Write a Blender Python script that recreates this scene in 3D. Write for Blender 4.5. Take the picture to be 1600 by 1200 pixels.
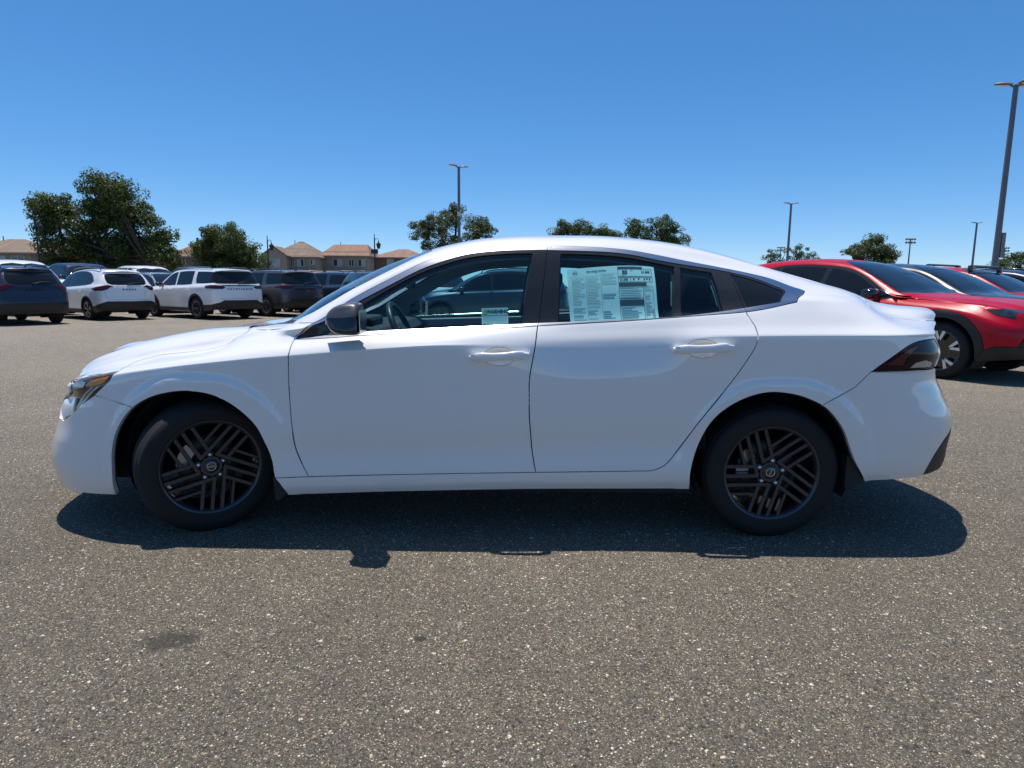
import bpy, bmesh, math, random
import numpy as np
from mathutils import Vector, Matrix
from mathutils.geometry import delaunay_2d_cdt

for _o in list(bpy.data.objects):
    bpy.data.objects.remove(_o)
SC = bpy.context.scene
COL = SC.collection
random.seed(7)
RNG = np.random.default_rng(7)

# ---------------------------------------------------------------- camera, sky, sun, exposure
cam_d = bpy.data.cameras.new('camera')
cam = bpy.data.objects.new('camera', cam_d)
COL.objects.link(cam)
SC.camera = cam
cam_d.sensor_width = 36
cam_d.lens = 36 * 995 / 1600
cam_d.clip_end = 3000
cam_d.clip_start = 0.05
_psi, _pit, _rol = math.radians(-0.4423), math.radians(8.703), math.radians(0.41)
_fw = Vector((math.sin(_psi) * math.cos(_pit), math.cos(_psi) * math.cos(_pit), -math.sin(_pit)))
_rt = Vector((math.cos(_psi), -math.sin(_psi), 0))
_up = _rt.cross(_fw)
_R = _rt * math.cos(_rol) + _up * math.sin(_rol)
_U = _up * math.cos(_rol) - _rt * math.sin(_rol)
cam.matrix_world = Matrix(((_R.x, _U.x, -_fw.x, 0.1359), (_R.y, _U.y, -_fw.y, -3.8109), (_R.z, _U.z, -_fw.z, 1.1893), (0, 0, 0, 1)))

TO_SUN = Vector((-0.12, 0.19, 1.0)).normalized()
SUN_EL = math.asin(TO_SUN.z)
SUN_AZ = math.atan2(TO_SUN.x, TO_SUN.y)
world = bpy.data.worlds.new('World')
SC.world = world
world.use_nodes = True
wn = world.node_tree
wn.nodes.clear()
w_out = wn.nodes.new('ShaderNodeOutputWorld')
w_bg = wn.nodes.new('ShaderNodeBackground')
w_sky = wn.nodes.new('ShaderNodeTexSky')
w_sky.sky_type = 'NISHITA'
w_sky.sun_disc = False
w_sky.sun_elevation = SUN_EL
w_sky.sun_rotation = SUN_AZ
w_sky.altitude = 0
w_sky.air_density = 0.65
w_sky.dust_density = 0.2
w_sky.ozone_density = 8.0
w_bg.inputs['Strength'].default_value = 0.14
w_sat = wn.nodes.new('ShaderNodeHueSaturation')
w_sat.inputs['Saturation'].default_value = 1.33
w_sat.inputs['Value'].default_value = 1.37
w_gam = wn.nodes.new('ShaderNodeGamma')
w_gam.inputs[1].default_value = 0.75
wn.links.new(w_sky.outputs[0], w_gam.inputs[0])
wn.links.new(w_gam.outputs[0], w_sat.inputs['Color'])
wn.links.new(w_sat.outputs[0], w_bg.inputs['Color'])
wn.links.new(w_bg.outputs[0], w_out.inputs['Surface'])

sun_d = bpy.data.lights.new('sun', 'SUN')
sun_d.energy = 4.2
sun_d.angle = math.radians(0.5)
sun_d.color = (1.0, 0.95, 0.88)
sun = bpy.data.objects.new('sun', sun_d)
COL.objects.link(sun)
sun.rotation_euler = (-TO_SUN).to_track_quat('-Z', 'Y').to_euler()
sun.location = (0, 0, 30)

SC.view_settings.view_transform = 'Standard'
SC.view_settings.look = 'None'
SC.view_settings.exposure = 0.25
SC.view_settings.gamma = 1.0
SC.view_settings.use_curve_mapping = False
SC.render.engine = 'CYCLES'
SC.cycles.max_bounces = 10
SC.cycles.transparent_max_bounces = 24
SC.cycles.use_denoising = True
SC.cycles.caustics_reflective = False
SC.cycles.caustics_refractive = False
# ---------------------------------------------------------------- small tools
def tag(o, label=None, category=None, group=None, kind=None):
    if label: o['label'] = label
    if category: o['category'] = category
    if group: o['group'] = group
    if kind: o['kind'] = kind
    return o

def empty(name, loc=(0, 0, 0), rotz=0.0, **kw):
    o = bpy.data.objects.new(name, None)
    o.empty_display_size = 0.2
    o.location = loc
    o.rotation_euler = (0, 0, rotz)
    COL.objects.link(o)
    return tag(o, **kw)

def link_mesh(name, me, parent=None, mat=None, loc=None, **kw):
    o = bpy.data.objects.new(name, me)
    COL.objects.link(o)
    if parent is not None: o.parent = parent
    if mat is not None and not me.materials: me.materials.append(mat)
    if loc is not None: o.location = loc
    return tag(o, **kw)

def copy_tree(o, parent=None):
    c = o.copy()
    COL.objects.link(c)
    if parent is not None: c.parent = parent
    for ch in KIDS.get(o.name, list(o.children)):
        copy_tree(ch, c)
    return c
KIDS = {}

class MB:
    """collects simple shapes into one mesh"""
    def __init__(self):
        self.v, self.f, self.sm = [], [], []
    def add(self, verts, faces, smooth=False, M=None):
        n = len(self.v)
        for p in verts:
            self.v.append(tuple(M @ Vector(p)) if M is not None else tuple(p))
        for f in faces:
            self.f.append(tuple(i + n for i in f)); self.sm.append(smooth)
        return self
    def box(self, c, d, M=None, bev=0.0):
        x, y, z = (q / 2 for q in d)
        cx, cy, cz = c
        if bev <= 0:
            V = [(cx + a * x, cy + b * y, cz + e * z) for e in (-1, 1) for b in (-1, 1) for a in (-1, 1)]
            F = [(0, 2, 3, 1), (4, 5, 7, 6), (0, 1, 5, 4), (2, 6, 7, 3), (0, 4, 6, 2), (1, 3, 7, 5)]
            return self.add(V, F, False, M)
        bev = min(bev, x, y, z)
        bm = bmesh.new()
        bmesh.ops.create_cube(bm, size=1)
        for v in bm.verts: v.co = Vector((cx + v.co.x * 2 * x, cy + v.co.y * 2 * y, cz + v.co.z * 2 * z))
        bmesh.ops.bevel(bm, geom=list(bm.edges), offset=bev, segments=2, affect='EDGES', profile=0.5)
        bm.verts.index_update()
        self.add([v.co for v in bm.verts], [[v.index for v in f.verts] for f in bm.faces], False, M)
        bm.free()
        return self
    def prism(self, poly, z0, z1, M=None, smooth=False):
        """polygon in xy extruded along z"""
        n = len(poly)
        V = [(p[0], p[1], z0) for p in poly] + [(p[0], p[1], z1) for p in poly]
        F = [tuple(range(n))[::-1], tuple(range(n, 2 * n))] + [(i, (i + 1) % n, n + (i + 1) % n, n + i) for i in range(n)]
        return self.add(V, F, smooth, M)
    def tube(self, pts, rad, n=8, caps=True, M=None):
        pts = [Vector(p) for p in pts]
        rad = [rad] * len(pts) if isinstance(rad, (int, float)) else rad
        V, F = [], []
        ref = None
        for i, p in enumerate(pts):
            d = (pts[min(i + 1, len(pts) - 1)] - pts[max(i - 1, 0)]).normalized()
            if ref is None:
                ref = d.orthogonal().normalized()
            ref = (ref - d * ref.dot(d)).normalized()
            b = d.cross(ref)
            for k in range(n):
                a = 2 * math.pi * k / n
                V.append(p + (ref * math.cos(a) + b * math.sin(a)) * rad[i])
        for i in range(len(pts) - 1):
            for k in range(n):
                F.append((i * n + k, i * n + (k + 1) % n, (i + 1) * n + (k + 1) % n, (i + 1) * n + k))
        self.add(V, F, True, M)
        if caps:
            m = len(pts) - 1
            self.add(V[:n], [tuple(range(n))[::-1]], False, M)
            self.add(V[m * n:], [tuple(range(n))], False, M)
        return self
    def lathe(self, prof, n=48, axis='y', M=None, smooth=True, closed=False):
        """profile [(radius, along)] spun about the axis"""
        V, F = [], []
        m = len(prof)
        for k in range(n):
            a = 2 * math.pi * k / n
            for r, h in prof:
                if axis == 'y': V.append((r * math.cos(a), h, r * math.sin(a)))
                else: V.append((r * math.cos(a), r * math.sin(a), h))
        lim = m if closed else m - 1
        for k in range(n):
            for j in range(lim):
                a, b = k * m + j, k * m + (j + 1) % m
                c, d = ((k + 1) % n) * m + (j + 1) % m, ((k + 1) % n) * m + j
                F.append((a, b, c, d))
        return self.add(V, F, smooth, M)
    def mesh(self, name, mat=None):
        me = bpy.data.meshes.new(name)
        me.from_pydata([tuple(v) for v in self.v], [], self.f)
        me.polygons.foreach_set('use_smooth', self.sm)
        if mat is not None: me.materials.append(mat)
        me.update()
        return me
    def obj(self, name, mat, parent=None, loc=None, **kw):
        return link_mesh(name, self.mesh(name, mat), parent, None, loc, **kw)

def fix_normals(me):
    bm = bmesh.new(); bm.from_mesh(me)
    bmesh.ops.recalc_face_normals(bm, faces=list(bm.faces))
    bm.to_mesh(me); bm.free()

def text_mesh(body, size, depth=0.002, align='CENTER', spacing=1.0, xscale=1.0, bold=0.0):
    cu = bpy.data.curves.new('lettering', 'FONT')
    cu.body = body; cu.size = size; cu.align_x = align; cu.align_y = 'CENTER'
    cu.extrude = depth; cu.space_character = spacing; cu.offset = bold; cu.resolution_u = 2
    o = bpy.data.objects.new('lettering', cu)
    COL.objects.link(o)
    bpy.context.view_layer.update()
    me = bpy.data.meshes.new_from_object(o.evaluated_get(bpy.context.evaluated_depsgraph_get()))
    bpy.data.objects.remove(o)
    if xscale != 1.0:
        for v in me.vertices: v.co.x *= xscale
    return me

# ---------------------------------------------------------------- materials
def new_mat(name):
    m = bpy.data.materials.new(name); m.use_nodes = True
    nt = m.node_tree
    return m, nt, nt.nodes['Principled BSDF'], nt.nodes['Material Output']

def pmat(name, col, rough=0.5, metal=0.0, coat=0.0, spec=0.5, bump=0.0, bump_scale=200.0, var=0.0, var_scale=6.0, flake=0.0, coat_rough=0.03):
    m, nt, p, out = new_mat(name)
    p.inputs['Base Color'].default_value = (*col, 1)
    p.inputs['Roughness'].default_value = rough
    p.inputs['Metallic'].default_value = metal
    p.inputs['Coat Weight'].default_value = coat
    p.inputs['Coat Roughness'].default_value = coat_rough
    p.inputs['Specular IOR Level'].default_value = spec
    tc = nt.nodes.new('ShaderNodeTexCoord')
    if var > 0:
        n = nt.nodes.new('ShaderNodeTexNoise'); n.inputs['Scale'].default_value = var_scale; n.inputs['Detail'].default_value = 6
        nt.links.new(tc.outputs['Object'], n.inputs['Vector'])
        mx = nt.nodes.new('ShaderNodeMix'); mx.data_type = 'RGBA'
        mx.inputs['A'].default_value = (*[c * (1 - var) for c in col], 1)
        mx.inputs['B'].default_value = (*[min(1, c * (1 + var)) for c in col], 1)
        nt.links.new(n.outputs['Fac'], mx.inputs['Factor'])
        nt.links.new(mx.outputs['Result'], p.inputs['Base Color'])
    if bump > 0:
        n2 = nt.nodes.new('ShaderNodeTexNoise'); n2.inputs['Scale'].default_value = bump_scale; n2.inputs['Detail'].default_value = 3
        nt.links.new(tc.outputs['Object'], n2.inputs['Vector'])
        b = nt.nodes.new('ShaderNodeBump'); b.inputs['Strength'].default_value = bump; b.inputs['Distance'].default_value = 0.002
        nt.links.new(n2.outputs['Fac'], b.inputs['Height'])
        nt.links.new(b.outputs['Normal'], p.inputs['Normal'])
    return m

def glass_mat(name, tint, refl=1.0, rough=0.0):
    """thin tinted pane: sees through with a tint, mirrors more at a grazing angle"""
    m, nt, p, out = new_mat(name)
    nt.nodes.remove(p)
    tr = nt.nodes.new('ShaderNodeBsdfTransparent'); tr.inputs['Color'].default_value = (*tint, 1)
    gl = nt.nodes.new('ShaderNodeBsdfGlossy'); gl.inputs['Roughness'].default_value = rough
    gl.inputs['Color'].default_value = (refl, refl, refl, 1)
    fr = nt.nodes.new('ShaderNodeFresnel'); fr.inputs['IOR'].default_value = 1.5
    gq = nt.nodes.new('ShaderNodeNewGeometry'); iq = nt.nodes.new('ShaderNodeMath'); iq.operation = 'MULTIPLY_ADD'   # a pane is thin: same mirror from both sides
    iq.inputs[1].default_value = 1 / 1.5 - 1.5; iq.inputs[2].default_value = 1.5
    nt.links.new(gq.outputs['Backfacing'], iq.inputs[0]); nt.links.new(iq.outputs[0], fr.inputs['IOR'])
    mx = nt.nodes.new('ShaderNodeMixShader')
    nt.links.new(fr.outputs[0], mx.inputs[0]); nt.links.new(tr.outputs[0], mx.inputs[1]); nt.links.new(gl.outputs[0], mx.inputs[2])
    nt.links.new(mx.outputs[0], out.inputs['Surface'])
    return m

M = {}
M['white_paint'] = pmat('white car paint', (0.85, 0.83, 0.80), 0.30, 0, 1.0)
M['white_paint'].node_tree.nodes['Principled BSDF'].inputs['Coat IOR'].default_value = 1.65
M['black_gap'] = pmat('dark body cavity', (0.012, 0.012, 0.013), 0.8)
M['trim_black'] = pmat('satin black window trim', (0.022, 0.0215, 0.022), 0.16, 0, 0.0, var=0.15, var_scale=30)
M['gloss_black'] = pmat('gloss black plastic', (0.012, 0.012, 0.013), 0.12, 0, 0.6)
M['rubber'] = pmat('tyre rubber', (0.010, 0.010, 0.0105), 0.8, bump=0.3, bump_scale=160, var=0.25, var_scale=12)
M['black_plastic'] = pmat('grained black plastic', (0.013, 0.013, 0.014), 0.55, bump=0.35, bump_scale=500)
M['chrome'] = pmat('bright trim', (0.70, 0.71, 0.73), 0.16, 1.0)
M['dark_chrome'] = pmat('satin bright trim', (0.55, 0.56, 0.58), 0.24, 1.0)
M['rim_black'] = pmat('dark grey alloy', (0.024, 0.027, 0.037), 0.28, 0.3, 0.6)
M['steel'] = pmat('bare steel', (0.42, 0.42, 0.43), 0.4, 1.0)
M['iron'] = pmat('cast iron', (0.16, 0.13, 0.11), 0.55, 0.7)
M['interior_grey'] = pmat('grey cabin trim', (0.20, 0.20, 0.20), 0.7, bump=0.2, bump_scale=300)
M['interior_dark'] = pmat('charcoal cabin trim', (0.03, 0.03, 0.032), 0.75, bump=0.2, bump_scale=300)
M['seat_cloth'] = pmat('charcoal seat cloth', (0.035, 0.036, 0.038), 0.9, bump=0.4, bump_scale=400)
M['glass_clear'] = glass_mat('green tinted side glass', (0.57, 0.84, 0.87))
M['glass_screen'] = glass_mat('windshield glass', (0.66, 0.80, 0.80))
M['glass_dark'] = glass_mat('privacy glass', (0.11, 0.125, 0.135))
M['glass_black'] = pmat('dark car glass', (0.010, 0.012, 0.014), 0.04, spec=0.35)
M['lamp_lens'] = glass_mat('lamp lens', (0.9, 0.92, 0.92))
M['amber'] = pmat('amber reflector', (0.70, 0.22, 0.012), 0.25, 0, 0.3)
M['red_lamp'] = pmat('dark red lamp', (0.075, 0.002, 0.006), 0.10, 0, 0.0)
M['smoked_lamp'] = pmat('smoked lamp', (0.020, 0.005, 0.010), 0.05, 0, 0.0, spec=0.22)
M['white_plastic'] = pmat('white plastic', (0.78, 0.78, 0.78), 0.4, 0, 0.3)
M['silver_plastic'] = pmat('silver plastic', (0.45, 0.47, 0.48), 0.25, 0.7)
M['paper'] = pmat('printed sheet', (0.80, 0.82, 0.80), 0.6)
M['ink'] = pmat('dark ink', (0.05, 0.06, 0.07), 0.7)
M['ink_grey'] = pmat('grey ink', (0.35, 0.40, 0.40), 0.7)
M['warn_yellow'] = pmat('warning yellow', (0.70, 0.65, 0.08), 0.6)
def pchip_slopes(x, Y):
    x = np.asarray(x, float); h = np.diff(x); d = np.diff(Y, axis=0) / h.reshape((-1,) + (1,) * (Y.ndim - 1))
    m = np.zeros_like(Y)
    if len(x) == 2:
        m[:] = d[0]; return m
    hh = h.reshape((-1,) + (1,) * (Y.ndim - 1))
    w1 = 2 * hh[1:] + hh[:-1]; w2 = hh[1:] + 2 * hh[:-1]
    ok = d[:-1] * d[1:] > 0
    den = np.where(ok, w1 / np.where(ok, d[:-1], 1) + w2 / np.where(ok, d[1:], 1), 1)
    m[1:-1] = np.where(ok, (w1 + w2) / den, 0)
    m[0], m[-1] = d[0], d[-1]
    return m

def pchip(x, Y, q):
    x = np.asarray(x, float); Y = np.asarray(Y, float); q = np.asarray(q, float)
    m = pchip_slopes(x, Y)
    i = np.clip(np.searchsorted(x, q, side='right') - 1, 0, len(x) - 2)
    h = x[i + 1] - x[i]; u = np.clip((q - x[i]) / h, 0, 1)
    return (Y[i] * (1 + 2 * u) * (1 - u) ** 2 + m[i] * h * u * (1 - u) ** 2
            + Y[i + 1] * u * u * (3 - 2 * u) + m[i + 1] * h * u * u * (u - 1))

def smoothstep(a, b, x):
    u = np.clip((x - a) / (b - a), 0, 1)
    return u * u * (3 - 2 * u)

class Loft:
    """Half car skin: rows (y, z) run along the car, joined across by a smooth section curve."""
    def __init__(self, rows, t, s0, s1, nose, tail, xn=None, xt=None, smooth=0.03):
        # rows: list of (zknots, yknots); nose = (start, tip, n, m); tail likewise
        self.s0, self.s1, self.t = s0, s1, np.asarray(t, float)
        self.nose, self.tail, self.xn, self.xt = nose, tail, xn, xt
        self.gs = np.linspace(s0, s1, 900)
        Zs, Ys = [], []
        for zk, yk in rows:
            z = pchip(*zip(*zk), self.gs) if len(zk) > 1 else np.full(900, zk[0][1])
            y = pchip(*zip(*yk), self.gs) if len(yk) > 1 else np.full(900, yk[0][1])
            Zs.append(z); Ys.append(y)
        A = np.stack([np.stack(Ys), np.stack(Zs)])          # 2,K,900
        step = (s1 - s0) / 899
        r = int(3 * smooth / step) + 1
        k = np.exp(-0.5 * (np.arange(-r, r + 1) * step / smooth) ** 2); k /= k.sum()
        P = np.concatenate([2 * A[:, :, :1] - A[:, :, r:0:-1], A, 2 * A[:, :, -1:] - A[:, :, -2:-r - 2:-1]], axis=2)
        self.A = np.stack([np.stack([np.convolve(P[c, j], k, 'valid') for j in range(A.shape[1])]) for c in range(2)])
    def g(self, s):
        out = np.ones_like(s)
        for a, b, n, m in (self.nose, self.tail):
            u = np.clip((s - a) / (b - a), 0, 1)
            out = out * (1 - u ** n) ** (1 / m)
        return out
    def __call__(self, s, t):
        s = np.atleast_1d(np.asarray(s, float)); t = np.atleast_1d(np.asarray(t, float))
        s, t = np.broadcast_arrays(s, t); sh = s.shape; s = s.ravel(); t = np.clip(t.ravel(), 0, self.t[-1])
        f = np.clip((s - self.s0) / (self.s1 - self.s0), 0, 1) * 899
        i = np.clip(f.astype(int), 0, 898); u = f - i
        K = self.A.shape[1]
        T = self.t; h = np.diff(T)
        R = self.A[:, :, i] * (1 - u) + self.A[:, :, i + 1] * u          # 2,K,N
        d = np.diff(R, axis=1) / h[None, :, None]
        j = np.clip(np.searchsorted(T, t, side='right') - 1, 0, K - 2)
        N = np.arange(len(s))
        def slope(jj):
            a = np.clip(jj - 1, 0, K - 2); b = np.clip(jj, 0, K - 2)
            da, db = d[:, a, N], d[:, b, N]
            w1 = (2 * h[b] + h[a]); w2 = (h[b] + 2 * h[a])
            ok = da * db > 0
            den = np.where(ok, w1 / np.where(ok, da, 1) + w2 / np.where(ok, db, 1), 1)
            v = np.where(ok, (w1 + w2) / den, 0)
            v = np.where((jj <= 0)[None], d[:, 0, N], v); v = np.where((jj >= K - 1)[None], d[:, K - 2, N], v)
            # flat across the centre line
            v[1] = np.where(jj >= K - 1, 0, v[1])
            return v
        hj = h[j]; w = (t - T[j]) / hj
        v0, v1 = slope(j), slope(j + 1)
        Q = (R[:, j, N] * (1 + 2 * w) * (1 - w) ** 2 + v0 * hj * w * (1 - w) ** 2
             + R[:, j + 1, N] * w * w * (3 - 2 * w) + v1 * hj * w * w * (w - 1))
        y, z = Q
        x = s.copy()
        if self.xn is not None:
            a, b, _, _ = self.nose
            x += smoothstep(a, b, s) * pchip(*zip(*self.xn), z)
        if self.xt is not None:
            a, b, _, _ = self.tail
            x += smoothstep(a, b, s) * pchip(*zip(*self.xt), z)
        P = np.stack([x, -y * self.g(s), z], -1)
        return P.reshape(sh + (3,))
    def normal(self, s, t, e=0.004):
        s = np.asarray(s, float); t = np.asarray(t, float)
        s = np.clip(s, self.s0 + 1.2 * e, self.s1 - 1.2 * e)
        a = self(s + e, t) - self(s - e, t)
        tm = self.t[-1]
        b = self(s, np.minimum(t + e, tm)) - self(s, np.maximum(t - e, 0))
        n = np.cross(a, b)
        n = n / np.maximum(np.linalg.norm(n, axis=-1, keepdims=True), 1e-12)
        return n
# ---------------------------------------------------------------- cutting a skin into panels
def spline(pts, step=0.02, corner=40.0, closed=True):
    """round the gentle bends of an outline, keep its corners"""
    P = [np.array(p, float) for p in pts]
    n = len(P); out = []
    def ang(i):
        a = P[i] - P[i - 1]; b = P[(i + 1) % n] - P[i]
        c = a.dot(b) / (np.linalg.norm(a) * np.linalg.norm(b) + 1e-12)
        return math.degrees(math.acos(max(-1, min(1, c))))
    crn = [ang(i) > corner or (not closed and i in (0, n - 1)) for i in range(n)]
    for i in range(n if closed else n - 1):
        p1, p2 = P[i], P[(i + 1) % n]
        p0 = P[i - 1] if not crn[i] else 2 * p1 - p2
        p3 = P[(i + 2) % n] if not crn[(i + 1) % n] else 2 * p2 - p1
        d = np.linalg.norm(p2 - p1); k = max(1, int(d / step))
        # centripetal-ish tangents limited to the chord length
        m1 = (p2 - p0) / 2; m2 = (p3 - p1) / 2
        for m in (m1, m2):
            q = np.linalg.norm(m)
            if q > 1e-9 and q > d: m *= d / q
        for j in range(k):
            u = j / k
            out.append((1 + 2 * u) * (1 - u) ** 2 * p1 + u * (1 - u) ** 2 * m1 + u * u * (3 - 2 * u) * p2 + u * u * (u - 1) * m2)
    if not closed: out.append(P[-1])
    return np.array(out)

def inside(poly, q):
    x, y = q[:, 0], q[:, 1]
    r = np.zeros(len(q), bool)
    a = poly; b = np.roll(poly, -1, 0)
    for (x1, y1), (x2, y2) in zip(a, b):
        if y1 == y2: continue
        c = ((y1 > y) != (y2 > y)) & (x < (x2 - x1) * (y - y1) / (y2 - y1) + x1)
        r ^= c
    return r

def partition(L, polys, ds=0.03, dt=0.03, rest='body', end_dense=True):
    """one triangulation of the half skin's (s, t) sheet that follows every outline; returns verts and {name: triangles}"""
    tm = float(L.t[-1])
    s0, s1 = L.s0, L.s1
    S = list(np.arange(s0 + ds, s1 - ds * 0.5, ds))
    if end_dense:
        S = [s for s in S if s0 + 0.2 < s < s1 - 0.2]
        for k in range(1, 15):
            u = (k / 15) ** 1.7
            S += [s0 + 0.2 * u, s1 - 0.2 * u]
        S += [s0 + 0.2, s1 - 0.2]
    T = list(np.arange(dt, tm - dt * 0.5, dt))
    pts, edges = [], []
    def loop(q, closed=True):
        b = len(pts)
        pts.extend((float(a), float(c)) for a, c in q)
        n = len(q)
        edges.extend((b + i, b + (i + 1) % n) for i in range(n if closed else n - 1))
    edge_s = [s0] + sorted(S) + [s1]
    border = [(s, 0.0) for s in edge_s] + [(s1, t) for t in T] + [(s, tm) for s in edge_s[::-1]] + [(s0, t) for t in T[::-1]]
    loop(border)
    outl = []
    for name, q in polys:
        q = np.array(q, float)
        q[:, 0] = np.clip(q[:, 0], s0 - 0.02, s1 + 0.02); q[:, 1] = np.clip(q[:, 1], -0.02, tm + 0.02)
        outl.append((name, q)); loop(q)
    cons = np.array(pts[len(border):]) if outl else np.zeros((0, 2))
    gp = np.array([(s, t) for s in S for t in T])
    gp = gp + RNG.uniform(-0.02, 0.02, gp.shape) * [ds, dt]
    if len(cons):                      # keep grid points clear of the outlines
        keep = np.ones(len(gp), bool)
        for k in range(0, len(gp), 2000):
            d = np.abs(gp[k:k + 2000, None, :] - cons[None]).max(-1).min(1)
            keep[k:k + 2000] = d > 0.3 * min(ds, dt)
        gp = gp[keep]
    pts.extend((float(a), float(b)) for a, b in gp)
    V, E, F = delaunay_2d_cdt([Vector(p) for p in pts], edges, [], 0, 1e-5, False)[:3]
    V = np.array([(v.x, v.y) for v in V]); F = np.array([f for f in F if len(f) == 3])
    C = V[F].mean(1)
    ok = (C[:, 0] > s0) & (C[:, 0] < s1) & (C[:, 1] > 0) & (C[:, 1] < tm)
    F, C = F[ok], C[ok]
    lab = np.full(len(F), -1)
    for i, (name, q) in enumerate(outl):
        m = (lab < 0) & inside(q, C)
        lab[m] = i
    out = {}
    for i, (name, q) in enumerate(outl + [(rest, None)]):
        m = lab == (i if q is not None else -1)
        if m.any(): out.setdefault(name, []).append(F[m])
    for k_, v_ in ((0, s0), (0, s1), (1, 0.0), (1, tm)): V[np.abs(V[:, k_] - v_) < 2e-5, k_] = v_
    V[:, 0] = np.clip(V[:, 0], s0, s1); V[:, 1] = np.clip(V[:, 1], 0, tm)
    return V, {k: np.concatenate(v) for k, v in out.items()}

def panel(L, V, F, name, off=0.0, shrink=0.002, flange=0.012, sides=('near',), mat=None, flange_dir='normal'):
    """mesh of one panel with true skin normals, a small gap round its edge and a folded-in rim"""
    used, inv = np.unique(F, return_inverse=True)
    F = inv.reshape(F.shape); st = V[used]
    P = L(st[:, 0], st[:, 1]); N = L.normal(st[:, 0], st[:, 1])
    # outward: away from the car's inside
    tri = P[F]; fn = np.cross(tri[:, 1] - tri[:, 0], tri[:, 2] - tri[:, 0])
    ctr = np.array([0.0, 0.0, 0.55])
    if ((N * (P - ctr)).sum(1)).sum() < 0: N = -N
    flip = (fn * N[F].mean(1)).sum(1) < 0
    F = F.copy(); F[flip] = F[flip][:, ::-1]
    good = np.linalg.norm(np.cross(P[F[:, 1]] - P[F[:, 0]], P[F[:, 2]] - P[F[:, 0]]), axis=1) > 1e-9
    F = F[good]
    ed = {}
    for f in F:
        for k in range(3):
            a, b = int(f[k]), int(f[(k + 1) % 3])
            if (b, a) in ed: del ed[(b, a)]
            else: ed[(a, b)] = 1
    tm = L.t[-1]
    bnd = [(a, b) for a, b in ed if not ((st[a, 1] > tm - 1e-4 and st[b, 1] > tm - 1e-4) or (st[a, 0] <= L.s0 + 1e-4 and st[b, 0] <= L.s0 + 1e-4) or (st[a, 0] >= L.s1 - 1e-4 and st[b, 0] >= L.s1 - 1e-4))]
    D = np.zeros_like(P)
    for a, b in bnd:
        e = P[b] - P[a]; n = np.linalg.norm(e)
        if n < 1e-9: continue
        d = np.cross(N[a] + N[b], e / n); d /= np.linalg.norm(d) + 1e-12
        D[a] += d; D[b] += d
    ln = np.linalg.norm(D, axis=1, keepdims=True); D = np.where(ln > 1e-6, D / np.maximum(ln, 1e-6), 0)
    mid = st[:, 1] > tm - 1e-4
    D[mid, 1] = 0; 
    P2 = P + D * shrink + N * off
    verts = [P2]; norms = [N]; faces = [tuple(int(i) for i in f) for f in F]
    if flange > 0 and bnd:
        ids = sorted({i for e in bnd for i in e}); mp = {v: k for k, v in enumerate(ids)}
        top = P2[ids]
        if flange_dir == 'inward':
            low = top - np.array([0, -1.0, 0]) * flange
        else:
            low = top - N[ids] * flange
        b0 = len(P2); b1 = b0 + len(ids)
        verts += [top, low]; norms += [-D[ids] * 0.9 + N[ids] * 0.1, -D[ids]]
        for a, b in bnd:
            faces.append((b0 + mp[b], b0 + mp[a], b1 + mp[a], b1 + mp[b]))
    Vx = np.concatenate(verts); Nx = np.concatenate(norms)
    Nx /= np.maximum(np.linalg.norm(Nx, axis=1, keepdims=True), 1e-9)
    allV, allN, allF = [], [], []
    for sd in sides:
        k = sum(len(a) for a in allV)
        if sd == 'near': allV.append(Vx); allN.append(Nx); allF += [tuple(i + k for i in f) for f in faces]
        else:
            allV.append(Vx * [1, -1, 1]); allN.append(Nx * [1, -1, 1]); allF += [tuple(i + k for i in f[::-1]) for f in faces]
    Vx, Nx = np.concatenate(allV), np.concatenate(allN)
    me = bpy.data.meshes.new(name)
    me.from_pydata(Vx.tolist(), [], allF)
    me.polygons.foreach_set('use_smooth', np.ones(len(me.polygons), bool))
    if mat is not None: me.materials.append(mat)
    me.update()
    me.normals_split_custom_set_from_vertices(Nx.tolist())
    return me

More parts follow.
